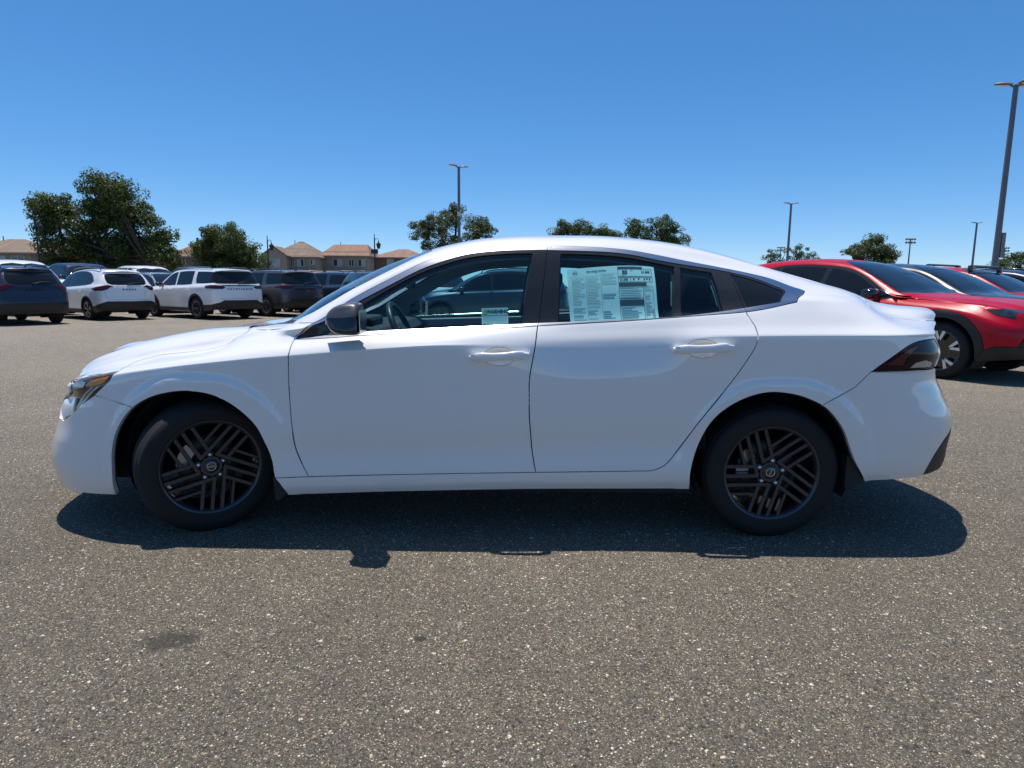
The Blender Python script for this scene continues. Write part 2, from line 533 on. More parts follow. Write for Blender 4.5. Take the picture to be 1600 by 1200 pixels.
class Finder:
    """finds the skin parameters of points given in a side, rear, front or top view"""
    def __init__(self, L, ns=400, nt=160):
        self.L = L
        self.s = np.linspace(L.s0, L.s1, ns); self.t = np.linspace(0, L.t[-1], nt)
        self.S, self.T = np.meshgrid(self.s, self.t, indexing='ij')
        self.P = L(self.S, self.T)
    def __call__(self, pts, view='side'):
        ax = {'side': (0, 2), 'rear': (1, 2), 'front': (1, 2), 'top': (0, 1)}[view]
        q = np.array(pts, float)
        tgt = q.copy()
        if view in ('rear', 'front'): tgt[:, 0] = -np.abs(tgt[:, 0])
        if view == 'top': tgt[:, 1] = -np.abs(tgt[:, 1])
        G = self.P[..., ax].reshape(-1, 2)
        mid = 0.5 * (self.L.s0 + self.L.s1); half = self.L.s1 - mid
        pen = np.zeros(len(G)); Sf = self.S.ravel()
        if view == 'rear': pen = np.where(Sf > mid + 0.72 * half, 0, 50.0)
        if view == 'front': pen = np.where(Sf < mid - 0.72 * half, 0, 50.0)
        out = np.zeros((len(q), 2))
        for k, p in enumerate(tgt):
            d = np.hypot(G[:, 0] - p[0], G[:, 1] - p[1]) + pen
            i = d.argmin(); out[k] = (Sf[i], self.T.ravel()[i])
        lo = np.array([self.L.s0, 0]); hi = np.array([self.L.s1, self.L.t[-1]])
        for _ in range(12):
            f = lambda o: self.L(o[:, 0], o[:, 1])[:, ax]
            e = tgt - f(out); h = 1e-4
            Ja = (f(out + [h, 0]) - f(out)) / h; Jb = (f(out + [0, h]) - f(out)) / h
            det = Ja[:, 0] * Jb[:, 1] - Ja[:, 1] * Jb[:, 0]
            det = np.where(np.abs(det) < 1e-3, 1e-3, det)
            da = (e[:, 0] * Jb[:, 1] - e[:, 1] * Jb[:, 0]) / det
            db = (Ja[:, 0] * e[:, 1] - Ja[:, 1] * e[:, 0]) / det
            out = np.clip(out + np.clip(np.stack([da, db], 1), -0.03, 0.03), lo, hi)
        return out
# ---------------------------------------------------------------- wheels (axle along y, outer face at -y)
def tyre_mesh(R, w, rr, mat, n=72):
    """lathe with sidewall bulge, bead and tread grooves; plus cross sipes"""
    h = w / 2
    sw = R - rr
    prof = [(rr - 0.012, -h * 0.78), (rr, -h * 0.86), (rr + 0.1 * sw, -h * 0.93), (rr + 0.22 * sw, -h * 0.965), (rr + 0.25 * sw, -h * 0.96), (rr + 0.42 * sw, -h * 1.0),
            (rr + 0.60 * sw, -h * 0.995), (rr + 0.63 * sw, -h * 0.975), (rr + 0.80 * sw, -h * 0.945), (R - 0.016, -h * 0.88), (R - 0.005, -h * 0.79)]
    tread = []
    for a, b in ((-0.78, -0.42), (-0.36, -0.03), (0.03, 0.36), (0.42, 0.78)):
        tread += [(R - 0.008, a * h), (R - 0.0015, (a + 0.02) * h), (R, (a * 0.6 + b * 0.4) * h), (R - 0.0015, (b - 0.02) * h), (R - 0.008, b * h)]
    prof = prof + tread + [(r, -y) for r, y in prof[::-1]]
    mb = MB().lathe(prof, n, 'y')
    return mb.mesh('tyre', mat)

SPOKE_U = []
def lattice_wheel(parent, name, loc, R=0.323, w=0.205, rr=0.222, steer=0.0, spin=0.0, flip=False, cap_spin=0.0):
    """gloss dark wheel whose spokes are nested chevrons round five nuts"""
    e = empty(name, loc)
    e.parent = parent
    e.rotation_euler = (0, 0, steer + (math.pi if flip else 0))
    link_mesh('tyre', TYRE_ME, e)
    face = -w / 2 + 0.012
    mb = MB()
    # outer lip and barrel
    mb.lathe([(rr + 0.006, face - 0.004), (rr + 0.008, face + 0.004), (rr + 0.002, face + 0.02), (rr - 0.012, face + 0.05), (rr - 0.02, w / 2 - 0.02)], 72, 'y')
    mb.lathe([(rr + 0.006, face - 0.004), (rr - 0.004, face - 0.002), (rr - 0.008, face + 0.006), (rr - 0.012, face + 0.05)], 72, 'y')
    link_mesh('rim', mb.mesh('rim', M['rim_black']), e).rotation_euler = (0, spin, 0)
    # spokes
    sb = MB()
    def bar(p, q, wd, z0, z1):
        p, q = np.array(p), np.array(q)
        d = q - p; n = np.linalg.norm(d); d /= n; k = np.array([-d[1], d[0]])
        a = wd / 2; b = wd / 2 - 0.002
        # bevelled bar: wide base, narrower top; y is out of the wheel face
        sec = [(-a, 0.030), (-a, 0.004), (-b, 0.0), (b, 0.0), (a, 0.004), (a, 0.030)]
        V = []
        for pt, zz in ((p, z0), (q, z1)):
            for o, y in sec:
                c = pt + k * o
                V.append((c[0], face + 0.004 + zz + y, c[1]))
        m = len(sec)
        F = [(i, (i + 1) % m, m + (i + 1) % m, m + i) for i in range(m)] + [tuple(range(m))[::-1], tuple(range(m, 2 * m))]
        sb.add(V, F)
    r = rr - 0.004
    for k in range(5):
        a = math.radians(108 - 72 * k) + spin
        u = np.array([math.cos(a), math.sin(a)]); v = np.array([math.sin(a), -math.cos(a)])   # v: clockwise seen from outside
        def P(x, y): return u * x * r + v * y * r
        def rim_x(y): return math.sqrt(1 - y * y)
        bar(P(0.24, -0.085), P(rim_x(.085), -0.085), 0.0200, 0.012, 0)
        bar(P(0.03, -0.285), P(rim_x(0.285), -0.285), 0.0195, 0.012, 0)
        bar(P(0.34, -0.49), P(rim_x(0.49), -0.49), 0.0160, 0.006, 0)
        bar(P(0.38, 0.13), P(rim_x(0.13), 0.13), 0.0195, 0.009, 0)
    fix = sb.mesh('spokes', M['rim_black']); fix_normals(fix)
    link_mesh('spokes', fix, e)
    # hub face, nuts, cap
    hb = MB()
    poly = []
    for k in range(5):
        a = math.radians(114 - 72 * k - 20) + spin
        for da, q in ((0.35, 0.050), (-0.35, 0.050)):
            poly.append((math.cos(a + da) * q, math.sin(a + da) * q))
    Mx = Matrix(((1, 0, 0, 0), (0, 0, 1, 0), (0, 1, 0, 0), (0, 0, 0, 1)))
    hb.prism(poly, face + 0.018, face + 0.06, Mx)
    hb.lathe([(0.0, face + 0.012), (0.030, face + 0.012), (0.034, face + 0.016), (0.036, face + 0.03)], 32, 'y')
    for k in range(5):
        a = math.radians(83 - 72 * k) + spin
        Mb = Matrix.Translation((math.cos(a) * 0.0585, 0, math.sin(a) * 0.0585))
        hb.lathe([(0.0, face + 0.020), (0.012, face + 0.020), (0.0125, face + 0.016), (0.0155, face + 0.016), (0.017, face + 0.06)], 16, 'y', Mb)
    hm = hb.mesh('hub', M['rim_black']); fix_normals(hm)
    link_mesh('hub', hm, e)
    for k in range(5):
        a = math.radians(83 - 72 * k) + spin
        c = (math.cos(a) * 0.0585, 0, math.sin(a) * 0.0585)
        nb = MB().lathe([(0, face + 0.008), (0.0065, face + 0.0085), (0.0095, face + 0.012), (0.0095, face + 0.03)], 6, 'y')
        link_mesh('lug_nut', nb.mesh('lug_nut', M['steel_bright']), e, loc=c)
    # ring and name on the cap
    bd = MB().lathe([(0.0185, face + 0.0105), (0.0205, face + 0.0095), (0.0215, face + 0.0105), (0.0215, face + 0.013), (0.0185, face + 0.013)], 36, 'y', closed=True)
    me = bd.mesh('cap_emblem', M['chrome'])
    tx = text_mesh('NISSAN', 0.0125, 0.001, xscale=1.0)
    bm = bmesh.new(); bm.from_mesh(me)
    tx.transform(Matrix.Translation((0, face + 0.0095, 0)) @ Matrix.Rotation(-cap_spin, 4, 'Y') @ Matrix.Rotation(math.pi / 2, 4, 'X'))
    bm.from_mesh(tx); bm.to_mesh(me); bm.free()
    link_mesh('cap_emblem', me, e)
    # brake behind
    br = MB().lathe([(0.05, 0.0), (0.14, 0.0), (0.14, 0.02), (0.05, 0.02)], 40, 'y', closed=True)
    br.lathe([(0.0, -0.02), (0.068, -0.02), (0.075, 0.0), (0.075, 0.02)], 32, 'y')
    link_mesh('brake_disc', br.mesh('brake_disc', M['iron']), e)
    cb = MB()
    arc = [(math.cos(t) * q, math.sin(t) * q) for q, rng in ((0.150, np.linspace(2.3, 3.2, 8)), (0.09, np.linspace(3.2, 2.3, 8))) for t in rng]
    cb.prism(arc, -0.035, 0.045, Mx)
    cm = cb.mesh('brake_caliper', M['steel']); fix_normals(cm)
    link_mesh('brake_caliper', cm, e)
    return e

def simple_wheel_parts(R, w, rr, rim_mat, spoke_mat, style='five'):
    """meshes (tyre, rim) for a parked car's wheel"""
    ty = tyre_mesh(R, w, rr, M['rubber'], 40)
    face = -w / 2 + 0.012
    mb = MB()
    mb.lathe([(rr - 0.02, face + 0.012), (rr + 0.006, face - 0.003), (rr + 0.008, face + 0.004), (rr - 0.012, face + 0.05), (rr - 0.02, w / 2)], 40, 'y')
    mb.lathe([(0, face + 0.09), (rr, face + 0.09)], 30, 'y')
    barrel = mb.mesh('rim', spoke_mat)
    sb = MB()
    n = 6 if style == 'six' else 5
    singles = []
    Mx = Matrix(((1, 0, 0, 0), (0, 0, 1, 0), (0, 1, 0, 0), (0, 0, 0, 1)))
    for k in range(n):
        a = 2 * math.pi * k / n + math.pi / 2
        for da in (-0.20, 0.20):
            q0 = 0.05 if style != 'tips' else rr * .48; q1 = rr - 0.006
            p = [(math.cos(a) * q0 + math.sin(a) * 0.014 * s, math.sin(a) * q0 - math.cos(a) * 0.014 * s) for s in (-1, 1)]
            b = a + da
            o = [(math.cos(b) * q1 + math.sin(b) * 0.020 * s, math.sin(b) * q1 - math.cos(b) * 0.020 * s) for s in (1, -1)]
            if style == 'tips':
                one = MB().prism(p + o, face + 0.004, face + 0.03, Mx).mesh('spoke', rim_mat); fix_normals(one); singles.append(one)
            else: sb.prism(p + o, face + 0.004, face + 0.03, Mx)
    if style != 'tips': sb.lathe([(0, face), (0.05, face + 0.002), (0.062, face + 0.012), (0.062, face + 0.06)], 24, 'y')
    if singles: return ty, barrel, singles
    sp = sb.mesh('spokes', rim_mat); fix_normals(sp)
    return ty, barrel, [sp]
M['steel_bright'] = pmat('zinc wheel nut', (0.75, 0.75, 0.76), 0.35, 0.9)
# ---------------------------------------------------------------- ground
def asphalt_mat():
    m, nt, p, out = new_mat('worn aggregate asphalt')
    N, Lk = nt.nodes, nt.links
    tc = N.new('ShaderNodeTexCoord')
    def noise(scale, detail=4, rough=0.55):
        n = N.new('ShaderNodeTexNoise'); n.inputs['Scale'].default_value = scale; n.inputs['Detail'].default_value = detail; n.inputs['Roughness'].default_value = rough
        Lk.new(tc.outputs['Object'], n.inputs['Vector']); return n
    def ramp(src, stops, mode='LINEAR'):
        r = N.new('ShaderNodeValToRGB'); r.color_ramp.interpolation = mode
        el = r.color_ramp.elements
        while len(el) < len(stops): el.new(0.5)
        for e, (q, c) in zip(el, stops): e.position = q; e.color = (*c, 1)
        Lk.new(src, r.inputs[0]); return r
    def mix(f, a, b, mode='MIX'):
        x = N.new('ShaderNodeMix'); x.data_type = 'RGBA'; x.blend_type = mode; x.clamp_factor = True
        if isinstance(f, float): x.inputs['Factor'].default_value = f
        else: Lk.new(f, x.inputs['Factor'])
        for s, k in ((a, 'A'), (b, 'B')):
            if isinstance(s, tuple): x.inputs[k].default_value = (*s, 1)
            else: Lk.new(s, x.inputs[k])
        return x.outputs['Result']
    def math_(op, a, b=None):
        x = N.new('ShaderNodeMath'); x.operation = op
        for i, s in enumerate((a, b)):
            if s is None: continue
            if isinstance(s, (int, float)): x.inputs[i].default_value = s
            else: Lk.new(s, x.inputs[i])
        return x.outputs[0]
    def voro(scale, feature='F1'):
        v = N.new('ShaderNodeTexVoronoi'); v.feature = feature; v.inputs['Scale'].default_value = scale
        wob = N.new('ShaderNodeMix'); wob.data_type = 'VECTOR'; wob.inputs['Factor'].default_value = 0.35 / scale
        nz = N.new('ShaderNodeTexNoise'); nz.inputs['Scale'].default_value = scale * 0.9; nz.inputs['Detail'].default_value = 1
        Lk.new(tc.outputs['Object'], nz.inputs['Vector'])
        Lk.new(tc.outputs['Object'], wob.inputs['A']); Lk.new(nz.outputs['Color'], wob.inputs['B'])
        Lk.new(wob.outputs['Result'], v.inputs['Vector']); return v
    stones = [(0.0, (0.035, 0.034, 0.034)), (0.16, (0.075, 0.070, 0.064)), (0.34, (0.115, 0.104, 0.090)), (0.52, (0.15, 0.137, 0.118)), (0.68, (0.13, 0.128, 0.125)), (0.78, (0.22, 0.165, 0.115)), (0.84, (0.23, 0.22, 0.20)), (0.91, (0.42, 0.36, 0.29)), (0.965, (0.75, 0.71, 0.63))]
    def layer(scale):
        v = voro(scale)
        sep = N.new('ShaderNodeSeparateColor'); Lk.new(v.outputs['Color'], sep.inputs[0])
        r = ramp(sep.outputs[0], stones, 'CONSTANT')
        return v, sep, r.outputs[0]
    v1, s1, c1 = layer(350.0)
    v2, s2, c2 = layer(180.0)
    v3, s3, c3 = layer(104.0)
    # fines show between: big stones only here and there
    big = math_('GREATER_THAN', s2.outputs[1], 0.66)
    col = mix(big, c1, c2)
    huge = math_('GREATER_THAN', s3.outputs[1], 0.92)
    col = mix(huge, col, c3)
    # tar in the joints
    edge = ramp(v2.outputs['Distance'], [(0.35, (0, 0, 0)), (0.75, (1, 1, 1))])
    edge1 = ramp(v1.outputs['Distance'], [(0.35, (0, 0, 0)), (0.8, (1, 1, 1))])
    tar = math_('MAXIMUM', math_('MULTIPLY', edge.outputs[0], 0.62), math_('MULTIPLY', edge1.outputs[0], 0.45))
    col = mix(tar, col, (0.045, 0.042, 0.038))
    # broad patches and stains
    pn = noise(0.35, 6, 0.6)
    col = mix(0.55, col, ramp(pn.outputs['Fac'], [(0.3, (0.78, 0.78, 0.78)), (0.7, (1.2, 1.2, 1.2))]).outputs[0], 'MULTIPLY')
    pn2 = noise(3.1, 5, 0.6)
    col = mix(0.5, col, ramp(pn2.outputs['Fac'], [(0.3, (0.85, 0.84, 0.83)), (0.72, (1.14, 1.13, 1.11))]).outputs[0], 'MULTIPLY')
    # oil spots at fixed places
    geo = N.new('ShaderNodeNewGeometry')
    def spot(x, y, rx, ry, dark):
        mp = N.new('ShaderNodeMapping'); mp.inputs['Location'].default_value = (-x / rx, -y / ry, 0); mp.inputs['Scale'].default_value = (1 / rx, 1 / ry, 0)
        Lk.new(geo.outputs['Position'], mp.inputs['Vector'])
        ln = N.new('ShaderNodeVectorMath'); ln.operation = 'LENGTH'; Lk.new(mp.outputs[0], ln.inputs[0])
        nz = noise(14, 4)
        q = math_('ADD', ln.outputs['Value'], math_('MULTIPLY', math_('SUBTRACT', nz.outputs['Fac'], 0.5), 1.6))
        r = ramp(q, [(0.55, (1, 1, 1)), (1.0, (0, 0, 0))])
        return math_('MULTIPLY', r.outputs[0], dark)
    for s in SPOTS:
        col = mix(spot(*s), col, (0.03, 0.028, 0.027))
    # paler further out, ragged border: grazing-view brightening put into the colour
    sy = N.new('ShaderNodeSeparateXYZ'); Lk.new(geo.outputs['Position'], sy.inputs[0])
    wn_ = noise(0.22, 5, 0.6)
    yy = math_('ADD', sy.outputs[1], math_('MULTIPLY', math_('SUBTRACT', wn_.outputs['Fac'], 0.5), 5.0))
    graze_gain = ramp(math_('MULTIPLY', math_('ADD', yy, 4.0), 0.07), [(0.0, (0.99, 0.92, 0.775)), (0.2, (1.17, 1.09, 0.93)), (0.55, (1.70, 1.61, 1.40)), (1.0, (2.05, 1.94, 1.75))])
    gain = mix(1.0, col, graze_gain.outputs[0], 'MULTIPLY')
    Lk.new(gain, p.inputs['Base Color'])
    p.inputs['Roughness'].default_value = 0.85

    p.inputs['Specular IOR Level'].default_value = 0.35
    # relief
    h = math_('ADD', math_('MULTIPLY', v2.outputs['Distance'], -1.0), math_('MULTIPLY', v1.outputs['Distance'], -0.5))
    b = N.new('ShaderNodeBump'); b.inputs['Strength'].default_value = 0.8; b.inputs['Distance'].default_value = 0.004
    Lk.new(h, b.inputs['Height']); Lk.new(b.outputs['Normal'], p.inputs['Normal'])
    return m
SPOTS = [(-1.02, -1.83, 0.12, 0.07, 0.75), (-0.185, -1.80, 0.025, 0.018, 0.9), (0.55, -1.95, 0.02, 0.02, 0.6)]
g = MB()
g.add([(-1500, -1500, 0), (1500, -1500, 0), (1500, 1500, 0), (-1500, 1500, 0)], [(0, 1, 2, 3)])
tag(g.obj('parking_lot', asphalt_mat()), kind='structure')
# ---------------------------------------------------------------- trees
def leaf_mat(name, dark, light, warm):
    m, nt, p, out = new_mat(name)
    N, Lk = nt.nodes, nt.links
    g = N.new('ShaderNodeNewGeometry')
    r = N.new('ShaderNodeValToRGB')
    r.color_ramp.elements[0].color = (*dark, 1); r.color_ramp.elements[0].position = 0.0
    r.color_ramp.elements[1].color = (*light, 1); r.color_ramp.elements[1].position = 0.8
    e = r.color_ramp.elements.new(1.0); e.color = (*warm, 1)
    Lk.new(g.outputs['Random Per Island'], r.inputs[0])
    Lk.new(r.outputs[0], p.inputs['Base Color'])
    p.inputs['Roughness'].default_value = 0.5
    p.inputs['Specular IOR Level'].default_value = 0.4
    tr = N.new('ShaderNodeBsdfTranslucent'); Lk.new(r.outputs[0], tr.inputs['Color'])
    mx = N.new('ShaderNodeMixShader'); mx.inputs[0].default_value = 0.38
    Lk.new(p.outputs[0], mx.inputs[1]); Lk.new(tr.outputs[0], mx.inputs[2]); Lk.new(mx.outputs[0], out.inputs['Surface'])
    return m
LEAF = dict(oak=leaf_mat('live oak leaves', (0.036, 0.064, 0.016), (0.105, 0.145, 0.034), (0.16, 0.17, 0.05)),
            olive=leaf_mat('olive green leaves', (0.046, 0.064, 0.018), (0.12, 0.142, 0.040), (0.20, 0.19, 0.06)),
            shrub=leaf_mat('pale shrub leaves', (0.05, 0.075, 0.025), (0.14, 0.17, 0.06), (0.24, 0.22, 0.09)),
            cypress=leaf_mat('cypress needles', (0.010, 0.022, 0.010), (0.024, 0.042, 0.016), (0.04, 0.06, 0.02)))
BARK = pmat('grey brown bark', (0.07, 0.055, 0.042), 0.9, bump=0.8, bump_scale=14, var=0.4, var_scale=5)

def leaves(centres, radii, n_each, size, rng, flat=0.75):
    """many small folded leaf faces spread through the clumps"""
    C = np.repeat(np.asarray(centres, float), n_each, 0); R = np.repeat(np.asarray(radii, float), n_each)
    n = len(C)
    d = rng.normal(size=(n, 3)); d /= np.linalg.norm(d, axis=1, keepdims=True)
    rad = rng.uniform(0.35, 1.0, n) ** 0.6
    P = C + d * (R * rad)[:, None] * [1, 1, flat]
    nrm = d * 0.7 + rng.normal(size=(n, 3)) * 0.6 + [0, 0, 0.35]
    nrm /= np.linalg.norm(nrm, axis=1, keepdims=True)
    t = np.cross(nrm, rng.normal(size=(n, 3))); t /= np.linalg.norm(t, axis=1, keepdims=True)
    b = np.cross(nrm, t)
    s = size * rng.uniform(0.6, 1.3, n)[:, None]
    V = np.stack([P - t * s * 0.6, P + b * s * 0.32 + nrm * s * 0.08, P + t * s * 0.6, P - b * s * 0.32 + nrm * s * 0.08], 1).reshape(-1, 3)
    F = np.arange(4 * n).reshape(-1, 4)
    return V, F

def quad_mesh(name, V, F, mat):
    me = bpy.data.meshes.new(name)
    me.vertices.add(len(V)); me.vertices.foreach_set('co', np.asarray(V, np.float32).ravel())
    me.loops.add(len(F) * 4); me.loops.foreach_set('vertex_index', np.asarray(F, np.int32).ravel())
    me.polygons.add(len(F)); me.polygons.foreach_set('loop_start', np.arange(0, len(F) * 4, 4, dtype=np.int32))
    me.update(calc_edges=True)
    me.materials.append(mat)
    return me

def tree(name, x, y, blobs, label, group, leaf='oak', trunk=(2.5, .4), n_clump=26, n_leaf=90, size=.26, seed=1, clump=1.0, cat='tree', stems=None):
    """blobs: (dx, z, rx, rz[, dy]) big masses of the crown; each is broken into clumps"""
    rng = np.random.default_rng(seed)
    root = empty(name, (x, y, 0), label=label, category=cat, group=group)
    cs, rs = [], []
    for bl in blobs:
        dx, z, rx, rz = bl[:4]; dy = bl[4] if len(bl) > 4 else 0
        k = max(6, int(2.3 * n_clump * (rx * rz) / 6.0))
        for _ in range(k):
            d = rng.normal(size=3); d /= np.linalg.norm(d)
            q = rng.uniform(0.30, 1.0) ** .8
            cs.append((dx + d[0] * rx * q, dy + d[1] * rx * q, z + d[2] * rz * q))
            rs.append(rng.uniform(0.55, 1.1) * clump)
    V, F = leaves(cs, rs, int(n_leaf * 1.7), size * .66, rng)
    link_mesh('crown', quad_mesh('crown', V, F, LEAF[leaf]), root)
    # trunk and limbs
    th, tr = trunk
    mb = MB()
    stems = stems or [(0, 0)]
    for sx, lean in stems:
        top = Vector((sx + lean, 0, th))
        mb.tube([(sx, 0, -.1), (sx + lean * .4, .05, th * .5), top], [tr * 1.25, tr * .95, tr * .8], 8)
        pick = rng.permutation(len(cs))[:14]
        for i in pick:
            c = Vector(cs[i])
            if c.z < th * .8: continue
            mid = top.lerp(c, .5) + Vector((rng.normal() * .3, rng.normal() * .3, .25))
            mb.tube([top, mid, c], [tr * .5, tr * .28, tr * .08], 5, caps=False)
    mb.obj('trunk', BARK, root)
    return root

G_TREE = 'trees beyond the parking lot'
tree('oak_tree', -41.6, 62, [(.7, 10.3, 2.7, 2.0), (2.3, 8.0, 2.2, 1.9), (-.9, 7.6, 1.9, 2.0), (-5.4, 9.0, 1.9, 1.6), (-6.4, 6.4, 1.1, 1.9), (-4.2, 7.6, 1.4, 1.3), (-3.4, 4.7, 2.6, 2.1), (1.4, 4.8, 2.4, 1.8), (.6, 3.0, 2.2, 1.2), (5.0, 6.0, 1.7, 1.8), (5.6, 3.7, 1.6, 1.6), (-4.6, 2.9, 2.0, 1.1)],
     'tallest and widest dark oak, left of all the other trees', G_TREE, 'oak', (3.0, .45), 30, 88, .30, 3, 1.05, stems=[(0, 0), (-3.4, -.6), (3.6, .5)])
tree('round_tree', -35.5, 75, [(0, 6.8, 3.0, 2.1), (-1.8, 4.6, 2.6, 2.0), (1.9, 4.8, 2.4, 2.1), (.2, 3.6, 3.0, 1.6)],
     'round dark green tree between the big oak and the gabled houses', G_TREE, 'oak', (2.2, .35), 32, 80, .28, 5, .9)
tree('leafy_tree', -32.9, 79, [(-1.0, 4.4, 1.6, 1.5), (.6, 3.4, 1.4, 1.3), (-.4, 2.2, 1.7, 1.0)],
     'small pale green tree right of the round dark tree, beside a lamp post', G_TREE, 'shrub', (1.6, .12), 30, 80, .20, 6, .7)
tree('spreading_tree', -7.9, 78, [(-3.8, 8.0, 1.9, 1.4), (-1.2, 9.2, 2.4, 1.6), (2.9, 8.2, 2.3, 1.6), (.4, 6.4, 3.0, 1.5), (-2.6, 6.0, 1.6, 1.4), (4.8, 6.6, 1.3, 1.1), (.3, 10.6, .9, .8)],
     'wide olive green tree behind a lamp pole above the front of the sedan roof', G_TREE, 'olive', (4.0, .38), 26, 84, .27, 8, .85)
tree('dark_tree', 10.4, 95, [(-3.6, 9.6, 1.9, 1.7), (-.4, 9.4, 2.2, 1.9), (2.3, 9.0, 2.0, 1.6), (4.2, 8.2, 1.6, 1.2), (.4, 7.0, 4.2, 1.6)],
     'low dark crown showing over the middle of the sedan roof', G_TREE, 'oak', (4.5, .4), 26, 80, .30, 9, .9)
tree('dark_tree', 18.9, 85, [(-2.2, 9.0, 1.9, 1.9), (1.2, 9.2, 1.9, 1.8), (2.8, 7.6, 1.6, 1.5), (-.5, 6.8, 3.2, 1.6)],
     'notched dark crown over the rear of the sedan roof', G_TREE, 'oak', (4.5, .4), 26, 80, .28, 10, .85)
tree('open_tree', 48.2, 110, [(-3.4, 6.6, 1.8, 1.3), (.6, 7.4, 2.0, 1.5), (3.6, 6.6, 1.5, 1.1), (-.8, 5.4, 3.4, 1.0)],
     'thin see-through tree over the red crossover roof, a lamp pole in front', G_TREE, 'oak', (3.6, .3), 15, 62, .30, 11, .75, stems=[(0, 0), (-1.8, -.5), (1.6, .4)])
tree('bushy_tree', 53.6, 95, [(.5, 7.6, 1.9, 1.7), (-2.0, 6.6, 1.9, 1.6), (2.4, 6.2, 1.6, 1.6), (0, 4.8, 3.4, 1.6)],
     'dense green tree above the windshield of the nearest red crossover', G_TREE, 'olive', (2.6, .35), 34, 86, .28, 12, .85)
tree('hedge_tree', 72.5, 90, [(-3.4, 4.6, 1.6, .9), (-.2, 5.4, 2.2, 1.2), (3.4, 5.8, 2.6, 1.4), (7.5, 5.8, 3, 1.5), (0, 3.4, 4.6, 1.2)],
     'low dark tree at the right edge behind the tall lamp pole', G_TREE, 'oak', (2.2, .3), 24, 80, .28, 13, .9)
G_CYP = 'slim cypress trees by the houses'
def cypress(x, y, h, label, seed, lean=0.0):
    rng = np.random.default_rng(seed)
    root = empty('cypress_tree', (x, y, 0), label=label, category='tree', group=G_CYP)
    zs = np.linspace(.6, h, int(h * 3.2))
    cs = [(lean * (z / h) ** 2 + rng.normal() * .06, rng.normal() * .06, z) for z in zs]
    rs = [.55 * math.sin(math.pi * min(1, .22 + .76 * z / h)) ** .7 + .06 for z in zs]
    V, F = leaves(cs, rs, 60, .17, rng, 1.1)
    link_mesh('crown', quad_mesh('crown', V, F, LEAF['cypress']), root)
    MB().tube([(0, 0, -.1), (lean * .3, 0, h * .5), (lean, 0, h * .95)], [.12, .08, .02], 6).obj('trunk', BARK, root)
cypress(-44.9, 86, 7.4, 'tallest slim cypress, leaning left of the round tree', 21, .7)
cypress(-48.2, 86, 5.6, 'slim cypress standing second right of the big oak', 22)
cypress(-51.0, 86, 6.6, 'slim cypress touching the right side of the big oak', 23)
cypress(-37.3, 92, 4.2, 'short cypress in front of the pale gabled house', 24)
cypress(-13.9, 118, 7.2, 'distant slim cypress just left of the sedan roof', 25)
cypress(-55.5, 86, 6.0, 'slim cypress showing through the gap in the big oak', 26)
rs_ = np.random.default_rng(31)
shrubs = [(-66.5, 78, 2.0, 2.2, 'shrub', 'broad pale shrub below the tiled house at the far left'), (-62.0, 77, 1.7, 1.9, 'shrub', 'yellow green shrub right of the lamp post at the far left'), (-71.5, 78, 1.7, 2.2, 'oak', 'dark shrub at the left edge under the tiled house'), (-58.3, 75, 1.6, 3.2, 'shrub', 'tall pale shrub against the left edge of the big oak'), (-47.5, 72, 1.5, 2.2, 'olive', 'olive shrub below the gap in the big oak'), (-51.5, 73, 1.6, 2.4, 'shrub', 'pale shrub under the middle of the big oak'),
          (-33.6, 90, 1.5, 1.9, 'olive', 'olive shrub below the pale gabled house'), (-30.5, 90, 1.3, 2.0, 'shrub', 'pale shrub between the gabled houses'), (-27.0, 91, 1.4, 2.2, 'olive', 'shrub below the orange roofed house'), (-22.4, 88, 1.9, 2.9, 'shrub', 'large pale shrub right of the orange roofed house'), (-18.5, 90, 1.9, 3.4, 'olive', 'shrub below the low hipped roof next to the sedan'), (-39.6, 88, 1.3, 1.7, 'olive', 'low shrub left of the pale gabled house'), (-25.0, 90, 1.1, 1.7, 'shrub', 'small shrub in front of the orange roofed house wall')]
for i, (x, y, r, h, lf, lab) in enumerate(shrubs):
    tree('shrub', x, y, [(-.4 * r, h * .5, r * .8, h * .45), (.5 * r, h * .62, r * .7, h * .38)], lab, 'shrubs in front of the houses', lf, (h * .3, .06), 40, 60, .17, 40 + i, .55, 'shrub')

# ---------------------------------------------------------------- houses
def stucco(name, c): return pmat(name, c, 0.9, bump=0.3, bump_scale=30, var=0.08, var_scale=2)
def tile_mat(name, a, b):
    m, nt, p, out = new_mat(name)
    N, Lk = nt.nodes, nt.links
    tc = N.new('ShaderNodeTexCoord')
    br = N.new('ShaderNodeTexBrick'); br.inputs['Scale'].default_value = 1.0
    br.inputs['Color1'].default_value = (*a, 1); br.inputs['Color2'].default_value = (*b, 1); br.inputs['Mortar'].default_value = (*[c * .5 for c in a], 1)
    br.inputs['Brick Width'].default_value = .32; br.inputs['Row Height'].default_value = .36; br.inputs['Mortar Size'].default_value = .02
    Lk.new(tc.outputs['UV'], br.inputs['Vector'])
    n = N.new('ShaderNodeTexNoise'); n.inputs['Scale'].default_value = 1.2; Lk.new(tc.outputs['Object'], n.inputs['Vector'])
    mx = N.new('ShaderNodeMix'); mx.data_type = 'RGBA'; mx.blend_type = 'MULTIPLY'; mx.inputs['Factor'].default_value = .5
    Lk.new(br.outputs['Color'], mx.inputs['A']); Lk.new(n.outputs['Color'], mx.inputs['B'])
    Lk.new(mx.outputs['Result'], p.inputs['Base Color']); p.inputs['Roughness'].default_value = .85
    return m
WALLS = dict(tan=stucco('tan stucco', (0.30, 0.24, 0.18)), cream=stucco('cream stucco', (0.36, 0.30, 0.235)), brown=stucco('brown stucco', (0.20, 0.145, 0.105)))
